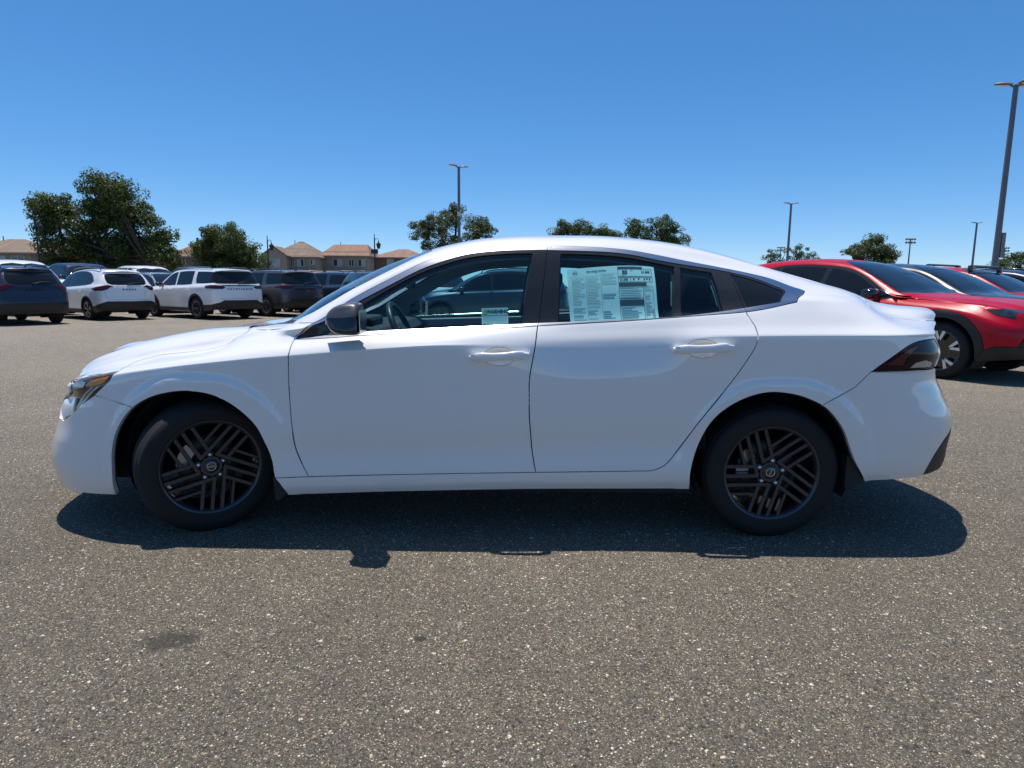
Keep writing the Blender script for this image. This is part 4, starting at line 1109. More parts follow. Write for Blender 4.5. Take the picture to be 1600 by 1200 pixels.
OUTLINES = {
    'dlo': [(-0.915, 0.851), (-0.878, 0.936), (-0.833, 1.269), (-0.68, 1.292), (-0.496, 1.289), (-0.27, 1.289), (-0.083, 1.29), (0.075, 1.29), (0.28, 1.288), (0.485, 1.291), (0.643, 1.29), (0.802, 1.29), (0.96, 1.289), (1.118, 1.293), (1.271, 1.295), (1.389, 1.295), (1.495, 1.248), (1.517, 1.185), (1.486, 0.966), (1.445, 0.861), (1.416, 0.858), (1.182, 0.834), (0.707, 0.83), (0.224, 0.834), (-0.187, 0.833), (-0.592, 0.836), (-0.727, 0.838)],
    'dlo_inner': [(-0.905, 0.85), (-0.87, 0.917), (-0.817, 1.144), (-0.658, 1.211), (-0.615, 1.219), (-0.493, 1.227), (-0.268, 1.241), (-0.104, 1.265), (0.075, 1.266), (0.217, 1.256), (0.342, 1.253), (0.562, 1.256), (0.719, 1.251), (0.876, 1.244), (1.097, 1.259), (1.165, 1.259), (1.304, 1.233), (1.391, 1.149), (1.409, 1.08), (1.39, 0.954), (1.368, 0.868), (1.334, 0.866), (1.188, 0.863), (0.868, 0.836), (0.225, 0.865), (-0.19, 0.872), (-0.596, 0.868), (-0.732, 0.862)],
    'glass_f': [(-0.642, 0.869), (-0.632, 1.139), (-0.491, 1.19), (-0.266, 1.212), (-0.103, 1.239), (0.075, 1.242), (0.207, 1.234), (0.179, 1.024), (0.156, 0.867), (-0.19, 0.872)],
    'glass_r': [(0.345, 1.229), (0.561, 1.23), (0.717, 1.223), (0.898, 1.212), (0.865, 0.838), (0.59, 0.855), (0.327, 0.864)],
    'glass_d': [(0.929, 1.214), (1.079, 1.219), (1.098, 0.862), (0.901, 0.838)],
    'glass_q': [(1.174, 1.24), (1.299, 1.2), (1.381, 1.112), (1.398, 1.062), (1.379, 0.941), (1.362, 0.87), (1.328, 0.868), (1.213, 0.865)],
    'front_door': [(-0.851, 0.105), (-0.882, 0.163), (-0.907, 0.237), (-0.918, 0.367), (-0.92, 0.533), (-0.918, 0.613), (-0.915, 0.746), (-0.914, 0.835), (-0.885, 0.907), (-0.832, 1.246), (-0.659, 1.225), (-0.268, 1.255), (-0.082, 1.268), (0.28, 1.275), (0.262, 1.07), (0.234, 0.864), (0.221, 0.718), (0.201, 0.592), (0.193, 0.518), (0.195, 0.362), (0.202, 0.279), (0.209, 0.207), (0.222, 0.136), (0.229, 0.104), (-0.127, 0.104), (-0.493, 0.104)],
    'rear_door': [(0.229, 0.104), (0.222, 0.136), (0.209, 0.207), (0.202, 0.279), (0.195, 0.362), (0.193, 0.518), (0.201, 0.592), (0.221, 0.718), (0.234, 0.864), (0.262, 1.07), (0.28, 1.275), (0.484, 1.27), (0.8, 1.27), (1.158, 1.277), (1.199, 0.855), (1.201, 0.826), (1.227, 0.767), (1.23, 0.732), (1.226, 0.642), (1.206, 0.587), (1.122, 0.471), (0.991, 0.314), (0.9, 0.191), (0.842, 0.13), (0.783, 0.106), (0.722, 0.104)],
    'fender': [(-1.747, 0.736), (-1.736, 0.757), (-1.723, 0.874), (-1.604, 0.882), (-1.451, 0.871), (-1.33, 0.869), (-1.25, 0.869), (-1.2, 1.076), (-1.177, 1.318), (-1.04, 1.389), (-0.834, 1.287), (-0.885, 0.907), (-0.914, 0.835), (-0.915, 0.746), (-0.918, 0.613), (-0.92, 0.533), (-0.918, 0.367), (-0.907, 0.237), (-0.882, 0.163), (-0.851, 0.105), (-1.012, 0.106), (-1.305, 0.192), (-1.566, 0.297), (-1.663, 0.457), (-1.894, 0.571), (-1.836, 0.599), (-1.782, 0.638)],
    'arch_f': [(-1.801, 0.0), (-1.781, 0.119), (-1.776, 0.237), (-1.756, 0.336), (-1.711, 0.406), (-1.646, 0.458), (-1.562, 0.493), (-1.484, 0.507), (-1.394, 0.508), (-1.3, 0.489), (-1.228, 0.458), (-1.149, 0.408), (-1.08, 0.343), (-1.043, 0.26), (-1.02, 0.178), (-1.012, 0.112), (-0.99, 0.073), (-0.964, 0.011)],
    'arch_r': [(0.966, 0.001), (0.959, 0.09), (0.971, 0.153), (0.999, 0.231), (1.035, 0.298), (1.089, 0.351), (1.159, 0.389), (1.235, 0.411), (1.31, 0.418), (1.41, 0.409), (1.485, 0.391), (1.556, 0.362), (1.611, 0.315), (1.657, 0.257), (1.689, 0.19), (1.722, 0.109), (1.792, 0.002)],
    'headlight': [(-1.747, 0.736), (-1.782, 0.638), (-1.836, 0.599), (-1.894, 0.571), (-1.969, 0.545), (-2.012, 0.512), (-2.072, 0.47), (-2.137, 0.444), (-2.224, 0.471), (-2.231, 0.551), (-2.272, 0.651), (-2.099, 0.666), (-2.122, 0.789), (-1.985, 0.738), (-1.843, 0.729)],
    'amber': [(-1.962, 0.656), (-1.923, 0.687), (-1.87, 0.692), (-1.796, 0.692), (-1.81, 0.657), (-1.835, 0.629), (-1.891, 0.633)],
    'drl': [(-2.216, 0.634), (-2.066, 0.6), (-2.067, 0.478), (-2.16, 0.465), (-2.216, 0.538)],
    'lens': [(-2.073, 0.717), (-1.987, 0.713), (-1.957, 0.67), (-1.978, 0.646), (-2.083, 0.665)],
    'strip1': [(-1.914, 0.628), (-1.896, 0.625), (-1.983, 0.592), (-2.028, 0.515), (-2.043, 0.505), (-2.007, 0.599)],
    'strip2': [(-1.873, 0.62), (-1.852, 0.618), (-1.945, 0.577), (-2.008, 0.515), (-2.027, 0.506), (-1.979, 0.586)],
    'bumpgap': [(-1.894, 0.571), (-1.663, 0.457)],
    'taillight': [(1.772, 0.526), (1.813, 0.55), (1.897, 0.593), (1.993, 0.632), (2.088, 0.655), (2.253, 0.681), (2.276, 0.643), (2.256, 0.617), (2.231, 0.572), (2.227, 0.551), (2.068, 0.544), (1.9, 0.535)],
    'tail_red': [(1.849, 0.553), (1.916, 0.586), (2.0, 0.619), (2.066, 0.634), (2.013, 0.602), (1.971, 0.578), (1.956, 0.554)],
    'tail_glint': [(2.007, 0.548), (2.041, 0.567), (2.118, 0.578), (2.191, 0.573), (2.185, 0.555)],
    'rear_bumper': [(1.768, 0.526), (1.689, 0.453), (1.554, 0.378), (1.428, 0.195), (1.792, 0.002)],
    'diffuser': [(2.254, 0.228), (2.199, 0.182), (2.15, 0.099), (2.11, 0.021)],
    'trunk': [(1.883, 1.38), (1.871, 1.314), (1.852, 0.931), (1.893, 0.862), (1.984, 0.872), (2.139, 0.87), (2.306, 0.873)],
    'hood_front': [(-1.747, 0.736), (-1.847, 0.739), (-1.996, 0.76), (-2.122, 0.816)],
    'shut': [(-1.012, 0.106), (-0.86, 0.105), (-0.493, 0.104), (0.223, 0.105), (0.722, 0.104)],
    'sheet': [(0.374, 1.131), (0.8, 1.197), (0.8, 0.842), (0.386, 0.865)],
    'warn': [(-0.036, 0.96), (0.09, 0.957), (0.093, 0.886), (-0.032, 0.891)],
    'handle_f': [(0.054, 0.648)],
    'handle_r': [(0.984, 0.628)],
    'mirror': [(-0.691, 1.042)],
}
# ---------------------------------------------------------------- the white sedan
def build_sedan():
    L = hero_loft()
    O = {k: np.array(v, float) for k, v in OUTLINES.items()}
    tm = float(L.t[-1])
    car = empty('sedan', (0, 0, 0), label='white sedan parked side on filling the foreground, price sheet in its rear window', category='car')
    sp = lambda k, **kw: spline(O[k], 0.02, **kw)
    arch = {}
    for k in ('arch_f', 'arch_r'):
        q = spline(O[k], 0.02, closed=False)
        q = np.concatenate([[[q[0, 0], -0.03]], q, [[q[-1, 0], -0.03]]])
        arch[k] = q
    shutline = O['fender'][0:9]
    hood = np.concatenate([[[-2.42, 0.90], [-2.33, 0.895]], [[-2.236, 0.865]], O['hood_front'][2:0:-1], spline(shutline, 0.02, closed=False), [[-1.20, 1.30], [-1.25, 1.55], [-1.30, tm + .01], [-2.42, tm + .01]]])
    sc = O['fender'][8]
    cowl = np.array([sc, [-1.20, 1.30], [-1.25, 1.55], [-1.30, tm + .01], [-1.15, tm + .01], [-1.09, 1.6], [-0.99, 1.43], [-0.94, 1.38], [-0.97, 1.30], [-1.07, 1.1]])
    screen = np.array([[-0.94, 1.392], [-0.85, 1.392], [-0.5, 1.40], [-0.30, 1.42], [-0.31, 1.5], [-0.345, 1.62], [-0.38, 1.8], [-0.39, tm + .01], [-1.15, tm + .01], [-1.09, 1.6], [-0.99, 1.43]])
    rear_win = np.array([[1.05, 1.47], [1.0, 1.6], [0.97, 1.8], [0.96, tm + .01], [1.84, tm + .01], [1.83, 1.65], [1.78, 1.46], [1.70, 1.43], [1.3, 1.43]])
    roof = np.array([[-0.30, 1.455], [-0.31, 1.5], [-0.345, 1.62], [-0.38, 1.8], [-0.39, tm + .01], [0.96, tm + .01], [0.97, 1.8], [1.0, 1.6], [1.05, 1.47], [0.6, 1.455], [0.2, 1.455]])
    tk = O['trunk'][:6]
    trunk = np.concatenate([[[1.87, tm + .01], [1.87, 1.65], [1.86, 1.5]], spline(tk, 0.02, closed=False), [[2.36, 0.94], [2.46, 0.93], [2.46, 0.80], [2.47, tm + .01]]])
    bg = O['bumpgap']
    dlo = sp('dlo'); inner = sp('dlo_inner')
    rb = O['rear_bumper']
    rear_bumper = np.concatenate([rb[:3], [[1.42, 0.30], [1.70, -0.03], [2.47, -0.03], [2.47, 0.56], [2.228, 0.555]], O['taillight'][::-1][0:3]])
    diff = np.concatenate([O['diffuser'], [[2.10, -0.03], [2.47, -0.03], [2.47, 0.228], [2.30, 0.228]]])
    # split of the window surround at the door gaps
    fd, rd = sp('front_door'), sp('rear_door')
    FN = Finder(L, 500, 200)
    cups = {}
    for k in ('handle_f', 'handle_r'):
        p = L(*O[k][0])[0]
        cups[k] = FN([(p[0] + .073 * math.cos(a), p[2] - .003 + .041 * math.sin(a)) for a in np.linspace(0, 2 * math.pi, 33)[:-1]], 'side')
    polys = [('void', arch['arch_f']), ('void', arch['arch_r']),
             ('glass_f', sp('glass_f')), ('glass_r', sp('glass_r')), ('glass_d', sp('glass_d')), ('glass_q', sp('glass_q')),
             ('trim', inner), ('chrome', dlo),
             ('amber', O['amber']), ('drl', O['drl']), ('lens', O['lens']), ('strip', O['strip1']), ('strip', O['strip2']), ('headlight', O['headlight']),
             ('tail_red', O['tail_red']), ('tail_glint', O['tail_glint']), ('taillight', sp('taillight')),
             ('cup_f', cups['handle_f']), ('cup_r', cups['handle_r']), ('front_door', fd), ('rear_door', rd), ('fender', np.concatenate([spline(O['fender'][:9], 0.02, closed=False), O['fender'][9:]])),
             ('hood', hood), ('cowl', cowl), ('windshield', screen), ('rear_window', rear_win), ('roof', roof),
             ('diffuser', diff), ('rear_bumper', rear_bumper), ('trunk_lid', trunk),
             ('grille', np.array([[-2.42, .22], [-2.335, .24], [-2.33, .60], [-2.36, .74], [-2.42, .74]])),
             ('front_bumper', np.array([[-2.42, -.03], [-1.5, -.03], [-1.55, .4], bg[1], bg[0], [-1.9, 0.62], [-2.236, .88], [-2.33, .90], [-2.42, .905]])),
             ]
    V, T = partition(L, polys, 0.021, 0.021)
    C = {k: V[f].mean(1) for k, f in T.items()}
    # the window surround belongs partly to each door: cut it along the door gaps
    gapB = O['front_door'][17:]; gB = O['front_door']
    def cut(name):
        f = T[name]; c = C[name]
        a = inside(fd, c); b = inside(rd, c)
        # beyond the door outlines (upper strip) split by s
        sB = 0.295; sD = 1.175
        ft = a | (~a & ~b & (c[:, 0] < sB)); rt = ~ft & (b | (c[:, 0] < sD)); qt = ~ft & ~rt
        return f[ft], f[rt], f[qt]
    W = M['white_paint']
    both = ('near', 'far')
    def mk(name, key, mat, parent, sides, **kw):
        f = T[key] if isinstance(key, str) else key
        if mat is W: kw.setdefault('flange', .022); kw.setdefault('shrink', .0026)
        return link_mesh(name, panel(L, V, f, name, sides=sides, mat=mat, **kw), parent)
    mk('body', 'body', W, car, both)
    mk('hood', 'hood', W, car, both, shrink=.004)
    mk('cowl_panel', 'cowl', M['black_plastic'], car, both, off=-0.006)
    mk('windshield', 'windshield', M['glass_screen'], car, both, flange=0, off=-0.003)
    mk('roof', 'roof', W, car, both, off=-0.002)
    mk('rear_window', 'rear_window', M['glass_dark'], car, both, flange=0, off=-0.003)
    mk('trunk_lid', 'trunk_lid', W, car, both, shrink=0.006)
    fb = mk('front_bumper', 'front_bumper', W, car, both)
    mk('grille', 'grille', M['gloss_black'], fb, both, off=-0.015, shrink=0)
    rbm = mk('rear_bumper', 'rear_bumper', W, car, both)
    mk('diffuser', 'diffuser', M['black_plastic'], rbm, both, off=-0.006, shrink=0)
    tr = cut('trim'); ch = cut('chrome')
    for sd in both:
        my = 1 if sd == 'near' else -1
        s1 = (sd,)
        mk('fender', 'fender', W, car, s1)
        d1 = mk('front_door', 'front_door', W, car, s1)
        d2 = mk('rear_door', 'rear_door', W, car, s1)
        for dd, key in ((d1, 'handle_f'), (d2, 'handle_r')):
            me = panel(L, V, T['cup_f' if key == 'handle_f' else 'cup_r'], 'handle_cup', sides=s1, mat=W, flange=0, shrink=-.001)
            p = L(*O[key][0])[0]
            co = np.array([v.co for v in me.vertices])
            rr = np.clip(((co[:, 0] - p[0]) / .073) ** 2 + ((co[:, 2] - p[2] + .003) / .041) ** 2, 0, 1)
            co[:, 1] += my * .030 * (1 - rr) ** .75
            m2 = bpy.data.meshes.new('handle_cup')
            m2.from_pydata(co.tolist(), [], [tuple(q.vertices) for q in me.polygons])
            m2.polygons.foreach_set('use_smooth', [True] * len(m2.polygons)); m2.materials.append(W); m2.update()
            bpy.data.meshes.remove(me)
            link_mesh('handle_cup', m2, dd)
        mk('window_glass', 'glass_f', M['glass_clear'], d1, s1, off=-0.006, shrink=-0.004, flange=0)
        mk('window_glass', 'glass_r', M['glass_rear'], d2, s1, off=-0.006, shrink=-0.004, flange=0)
        mk('quarter_pane', 'glass_d', M['glass_rear'], d2, s1, off=-0.006, shrink=-0.004, flange=0)
        mk('quarter_window', 'glass_q', M['glass_black'], car, s1, off=-0.004, shrink=-0.004, flange=0)
        mk('pillar_trim', tr[0], M['trim_black'], d1, s1, off=-0.001, shrink=0.0012, flange=.02)
        mk('pillar_trim', tr[1], M['trim_black'], d2, s1, off=-0.001, shrink=0.0012)
        mk('pillar_trim', tr[2], M['trim_black'], car, s1, off=-0.001, shrink=0.0012)
        mk('bright_strip', ch[0], M['dark_chrome'], d1, s1, off=0.0015, shrink=0.0012, flange=.008)
        mk('bright_strip', ch[1], M['dark_chrome'], d2, s1, off=0.0015, shrink=0.0012, flange=.008)
        mk('bright_strip', ch[2], M['dark_chrome'], car, s1, off=0.0015, shrink=0.0012, flange=.008)
        hl = mk('headlight', 'headlight', M['gloss_black'], car, s1, off=-0.012, shrink=-0.002, flange=0)
        mk('side_reflector', 'amber', M['amber'], hl, s1, off=-0.007, flange=0.008, shrink=0.001)
        mk('running_light', 'drl', M['white_plastic'], hl, s1, off=-0.003, flange=0.01, shrink=0.001)
        mk('lens', 'lens', M['silver_plastic'], hl, s1, off=-0.006, flange=0.008, shrink=0.001)
        mk('bezel', 'strip', M['silver_plastic'], hl, s1, off=-0.008, flange=0.006, shrink=0.0)
        tl = mk('taillight', 'taillight', M['smoked_lamp'], car, s1, off=-0.003, shrink=0.002)
        mk('reflector', 'tail_red', M['red_lamp'], tl, s1, off=-0.003, shrink=0.001, flange=0.004)
        mk('lamp_glint', 'tail_glint', M['silver_plastic'], tl, s1, off=-0.003, shrink=0.001, flange=0.004)  # silver patch painted in place of the reflection on the lamp
    # dark inner shell behind the gaps; it is also the cabin lining
    inner_keys = [k for k in T if k not in ('void', 'cup_f', 'cup_r', 'glass_f', 'glass_r', 'glass_d', 'windshield', 'rear_window')]
    mk('inner_shell', np.concatenate([T[k] for k in inner_keys]), M['black_gap'], car, both, off=-0.024, shrink=-0.004, flange=0)
    cab = np.concatenate([T[k] for k in ('trim', 'chrome', 'roof', 'body')])
    cc = V[cab].mean(1)
    mk('cabin_lining', cab[(cc[:, 1] > 0.95) & (cc[:, 0] > -1.0) & (cc[:, 0] < 1.6)], M['interior_shell'], car, both, off=-0.040, shrink=-0.006, flange=0)
    # floor pan
    fl = MB()
    for sx in (0,):
        fl.box((0.0, 0, 0.235), (1.96, 1.68, 0.05)); fl.box((0.97, 0, .25), (.12, 1.5, .05)); fl.box((-.97, 0, .25), (.12, 1.5, .05)); fl.box((0, 0, 0.26), (4.1, 1.0, 0.06))
        fl.box((2.02, 0, 0.37), (0.5, 1.3, 0.10)); fl.box((-1.92, 0, 0.32), (0.34, 1.42, 0.20))
    fl.obj('floor_pan', M['black_gap'], car)
    # wheel wells and lips
    for xw in (-1.3535, 1.3535):
        for sg in (-1, 1):
            mb = MB()
            a = np.linspace(math.radians(-25), math.radians(205), 26)
            r = 0.375
            ring = [(xw + r * math.cos(t), 0.36 + r * math.sin(t) * 0.97) for t in a]
            Vv = [(x, sg * 0.872, z) for x, z in ring] + [(x, sg * 0.48, z) for x, z in ring]
            n = len(ring)
            mb.add(Vv, [(i, i + 1, n + i + 1, n + i) for i in range(n - 1)], True)
            mb.add([(x, sg * 0.48, z) for x, z in ring] + [(xw, sg * 0.48, 0.2)], [(i, i + 1, n) for i in range(n - 1)], False)
            mb.obj('wheel_well', M['black_gap'], car)
    for xw, z0 in ((-1.0, 0.20), (1.735, 0.29)):
        for sg in (-1, 1):
            mb = MB()
            y = sg * 0.80
            if xw < 0: P = [(-1.03, 0.28), (-0.99, 0.27), (-0.965, 0.20), (-1.0, 0.165), (-1.02, 0.165)]
            else: P = [(1.70, 0.41), (1.72, 0.405), (1.735, 0.37), (1.785, 0.285), (1.735, 0.255), (1.70, 0.25)]
            Vv = [(x, y - 0.075, z) for x, z in P] + [(x, y + 0.075, z) for x, z in P]
            n = len(P)
            mb.add(Vv, [tuple(range(n)), tuple(range(n, 2 * n))[::-1]] + [(i, n + i, n + (i + 1) % n, (i + 1) % n) for i in range(n)])
            me = mb.mesh('mud_flap', M['flap']); fix_normals(me)
            link_mesh('mud_flap', me, car)
    # wheels
    global TYRE_ME
    TYRE_ME = tyre_mesh(0.322, 0.205, 0.222, M['rubber'], 90)
    for x in (-1.3535, 1.3535):
        for sg in (-1, 1):
            lattice_wheel(car, 'wheel', (x if x > 0 else x - .03, sg * 0.772, 0.318), steer=(math.radians(35) if x < 0 else 0), spin=math.radians(0 if x > 0 else 10), flip=sg > 0, cap_spin=math.radians(70 if x > 0 else 0))
    # door handles
    for sd in (-1, 1):
        for key, dr in (('handle_f', 'front'), ('handle_r', 'rear')):
            q = O[key][0]; p = L(q[0], q[1])[0]
            par = [o for o in car.children if o.name.startswith(dr + '_door')][0 if sd < 0 else 1]
            door_handle(par, p, sd, dr == 'front')
    return car, L, O

def door_handle(parent, p, sd, lock):
    """bowed grip over a scooped cup"""
    x0, y0, z0 = p
    mb = MB()
    n = 24
    secs = []
    for i in range(n + 1):
        u = i / n; x = -0.138 + 0.276 * u
        e = min(u, 1 - u)
        h = 0.009 + 0.013 * smoothstep(0, 0.16, np.array(e)) - (0.004 * smoothstep(0.22, 0.42, np.array(e)))
        out = 0.012 + 0.022 * float(smoothstep(0.0, 0.22, np.array(e)))
        zc = 0.010 * (u - 0.5)
        secs.append((x, float(h), out, zc))
    V, F = [], []
    k = 10
    for x, h, out, zc in secs:
        for j in range(k):
            a = 2 * math.pi * j / k
            c, s = math.cos(a), math.sin(a)
            V.append((x, -out - (0.010 if c > 0 else 0.017) * np.sign(c) * abs(c) ** 0.6, zc + h * np.sign(s) * abs(s) ** 0.6))
    for i in range(n):
        for j in range(k):
            F.append((i * k + j, i * k + (j + 1) % k, (i + 1) * k + (j + 1) % k, (i + 1) * k + j))
    mb.add(V, F, True)
    mb.add([V[j] for j in range(k)], [tuple(range(k))], False); mb.add([V[n * k + j] for j in range(k)], [tuple(range(k))], False)
    # mounting feet
    mb.box((-0.115, -0.006, 0.0), (0.03, 0.05, 0.022)); mb.box((0.118, -0.006, 0.001), (0.03, 0.05, 0.024))
    me = mb.mesh('door_handle', M['white_paint'])
    T = Matrix.Translation((x0, sd * abs(y0), z0)) @ (Matrix.Diagonal((1, -1, 1, 1)) if sd > 0 else Matrix.Identity(4)) @ Matrix.Rotation(math.radians(-1.0), 4, 'Y')
    me.transform(T); fix_normals(me)
    link_mesh('door_handle', me, parent)
    if lock:
        lb = MB().lathe([(0, -0.0475), (0.006, -0.0475), (0.0065, -0.046), (0.0065, -0.040)], 20, 'y')
        me = lb.mesh('lock_cylinder', M['steel']); me.transform(T @ Matrix.Translation((0.105, 0.018, 0.003)))
        link_mesh('lock_cylinder', me, parent)

M['flap'] = pmat('black flap rubber', (0.012, 0.012, 0.012), 0.7)
M['interior_shell'] = pmat('grey cabin lining', (0.22, 0.225, 0.225), 0.8)
M['glass_rear'] = glass_mat('rear side glass', (0.57, 0.84, 0.87))
SEDAN, SEDAN_L, SEDAN_O = build_sedan()
# ---------------------------------------------------------------- sedan: cabin, mirrors, sheets
def sedan_details(car, L, O):
    doors = {}
    for o in car.children:
        n = o.name.split('.')[0]
        if n in ('front_door', 'rear_door'):
            doors[(n, -1 if o.data.vertices[0].co.y < 0 else 1)] = o
    # --- mirrors
    prof = [(-.712, 1.050), (-.700, 1.078), (-.670, 1.101), (-.620, 1.115), (-.570, 1.117), (-.557, 1.106), (-.550, 1.066), (-.550, .985), (-.556, .972), (-.600, .970), (-.652, .972), (-.690, .990), (-.706, 1.020)]
    for sg in (-1, 1):
        cx, cz = -.63, 1.045
        V = []; n = len(prof)
        for yy, sc_ in ((.885, .72), (.93, .93), (.985, 1.0), (1.035, .985), (1.062, .90), (1.074, .70)):
            for x, z in prof:
                xx, zz = cx + (x - cx) * sc_, cz + (z - cz) * sc_
                inn = max(0, z - 1.045) * .55 + max(0, -.63 - x) * .35
                V.append((xx + (0 if x > -.57 else 0), sg * (yy - inn), zz))
        F = [(i * n + j, i * n + (j + 1) % n, (i + 1) * n + (j + 1) % n, (i + 1) * n + j) for i in range(5) for j in range(n)] + [tuple(range(n)), tuple(5 * n + k for k in range(0, 7)), tuple(5 * n + k for k in (6, 7, 8, 9, 10, 11, 12, 0))]
        me = MB().add(V, F, True).mesh('side_mirror', M['gloss_black'])
        tops = [k for k in range(5 * n) if k % n < 6] + [5 * n + 1]
        fix_normals(me)
        mo = link_mesh('side_mirror', me, doors[('front_door', sg)])
        me.materials.append(M['mirror_sheen'])
        for k in tops: me.polygons[k].material_index = 1
        md = mo.modifiers.new('smooth', 'SUBSURF'); md.levels = 2; md.render_levels = 2
        st = MB()
        st.add([(-.75, sg * .86, .958), (-.60, sg * .86, .962), (-.58, sg * .87, .985), (-.72, sg * .87, .985), (-.70, sg * .95, .975), (-.60, sg * .95, .975), (-.60, sg * .95, .995), (-.68, sg * .95, .995)],
               [(0, 1, 5, 4), (1, 2, 6, 5), (2, 3, 7, 6), (3, 0, 4, 7), (4, 5, 6, 7), (0, 3, 2, 1)])
        me = st.mesh('mirror_stalk', M['black_plastic']); fix_normals(me)
        link_mesh('mirror_stalk', me, doors[('front_door', sg)])
        tsg = MB().tube([(-.712, sg * .985, 1.035), (-.706, sg * 1.0, 1.022), (-.685, sg * 1.012, 1.016), (-.662, sg * 1.02, 1.014)], [.004, .006, .006, .004], 6)
        tsg.obj('mirror_lamp', M['silver_plastic'], doors[('front_door', sg)])
        gl_ = MB().box((-.548, sg * .99, 1.03), (.004, .125, .10), bev=.002)
        gl_.obj('mirror_glass', M['chrome'], doors[('front_door', sg)])
    # --- cabin
    D, Gm = M['interior_dark'], M['interior_grey']
    ds = MB()
    for sg in (-1, 1): pass
    pr = [(-1.12, .93), (-.86, .965), (-.66, .985), (-.56, .972), (-.52, .93), (-.55, .82), (-.62, .70), (-.66, .45), (-1.1, .45)]
    n = len(pr)
    V = [(x, s * .76, z) for s in (-1, 1) for x, z in pr]
    ds.add(V, [tuple(range(n)), tuple(range(n, 2 * n))[::-1]] + [(i, n + i, n + (i + 1) % n, (i + 1) % n) for i in range(n)])
    ds.box((-.70, -.37, 1.0), (.16, .34, .06), bev=.02)
    me = ds.mesh('dashboard', D); fix_normals(me); link_mesh('dashboard', me, car)
    sw = MB()
    Ms = Matrix.Translation((-.47, -.37, .925)) @ Matrix.Rotation(math.radians(-25), 4, 'Y')
    ring = [(0, .182 * math.cos(t), .182 * math.sin(t)) for t in np.linspace(0, 2 * math.pi, 41)]
    sw.tube(ring, .0165, 10, False, Ms)
    sw.box((-.01, 0, -.01), (.045, .16, .13), Ms, .02)
    for a in (0, 180, 270):
        sw.tube([(0, .06 * math.cos(math.radians(a)), .06 * math.sin(math.radians(a))), (0, .175 * math.cos(math.radians(a)), .175 * math.sin(math.radians(a)))], .012, 6, True, Ms)
    sw.tube([(0, 0, 0), (-.28, 0, -.03)], .035, 10, True, Ms)
    sw.obj('steering_wheel', M['wheel_leather'], car)
    def seat(x, y, w, name, head=True, zb=.0):
        e = empty(name, (x, y, .26)); e.parent = car
        MB().box((-.05, 0, .16), (.52, w, .16), Matrix.Rotation(math.radians(6), 4, 'Y'), .05).obj('seat_cushion', M['seat_cloth'], e)
        Mb = Matrix.Translation((.20, 0, .20)) @ Matrix.Rotation(math.radians(20), 4, 'Y')
        MB().box((0, 0, .30), (.13, w, .62), Mb, .05).obj('seat_back', M['seat_cloth'], e)
        if head:
            for q in ([0] if w < .8 else [-.42, .42]):
                hb = MB().box((.0, q, .77), (.10, .27, .20), Mb, .045)
                hb.tube([(0, q - .06, .58), (0, q - .06, .72)], .007, 6, True, Mb).tube([(0, q + .06, .58), (0, q + .06, .72)], .007, 6, True, Mb)
                hb.obj('headrest', M['seat_cloth'], e)
    seat(-.16, -.37, .50, 'front_seat'); seat(-.16, .37, .50, 'front_seat')
    seat(.78, 0, 1.26, 'rear_bench', True)
    MB().box((-.20, 0, .46), (.80, .20, .30), bev=.04).obj('centre_console', D, car)
    MB().box((1.45, 0, .99), (.60, 1.15, .03), bev=.01).obj('parcel_shelf', D, car)
    im = MB().box((0, 0, 0), (.035, .22, .065), Matrix.Translation((-.50, 0, 1.205)) @ Matrix.Rotation(math.radians(18), 4, 'Z'), .015)
    im.tube([(-.51, 0, 1.21), (-.56, 0, 1.275)], .01, 6)
    im.obj('interior_mirror', D, car)
    for sg in (-1, 1):
        for nm, xa, xb, za, zb_ in (('front_door', -.70, .20, .945, .975), ('rear_door', .30, 1.05, .99, 1.035)):
            mb = MB()
            pl = [(-1, .0), (1, .0)]
            y0, y1 = sg * .80, sg * .70
            mb.add([(xa, y0, za + .008), (xb, y0, zb_ + .008), (xb, y1, zb_ + .004), (xa, y1, za + .004), (xb, y1 - sg * .01, zb_ - .04), (xa, y1 - sg * .01, za - .04), (xb, y1, .42), (xa, y1, .42), (xb, y0, .42), (xa, y0, .42)],
                   [(0, 1, 2, 3), (3, 2, 4, 5), (5, 4, 6, 7), (7, 6, 8, 9), (0, 3, 5, 7, 9), (1, 8, 6, 4, 2)])
            me = mb.mesh('door_card', Gm); fix_normals(me)
            link_mesh('door_card', me, doors[(nm, sg)])
    # --- printed sheets stuck inside the glass, following its curve
    def on_glass(key):
        q = O[key]
        def f(u, v, off):
            a = q[0] * (1 - u) * v + q[1] * u * v + q[2] * u * (1 - v) + q[3] * (1 - u) * (1 - v)
            return L(a[0], a[1])[0], L.normal(a[0:1], a[1:2])[0], off
        def place(u, v, off):
            p, nn, _ = f(u, v, off)
            if nn[1] > 0: nn = -nn
            return p + nn * off
        return place
    def sheet(place, name, mat, parent, off, nu=10, nv=8):
        V = [place(i / nu, j / nv, off) for j in range(nv + 1) for i in range(nu + 1)]
        F = [(j * (nu + 1) + i, j * (nu + 1) + i + 1, (j + 1) * (nu + 1) + i + 1, (j + 1) * (nu + 1) + i) for j in range(nv) for i in range(nu)]
        mb = MB(); mb.add(V, F, True)
        Vb = [place(i / nu, j / nv, off - .0006) for j in range(nv + 1) for i in range(nu + 1)]
        mb.add(Vb, [f[::-1] for f in F], True)
        return mb.obj(name, mat, parent)
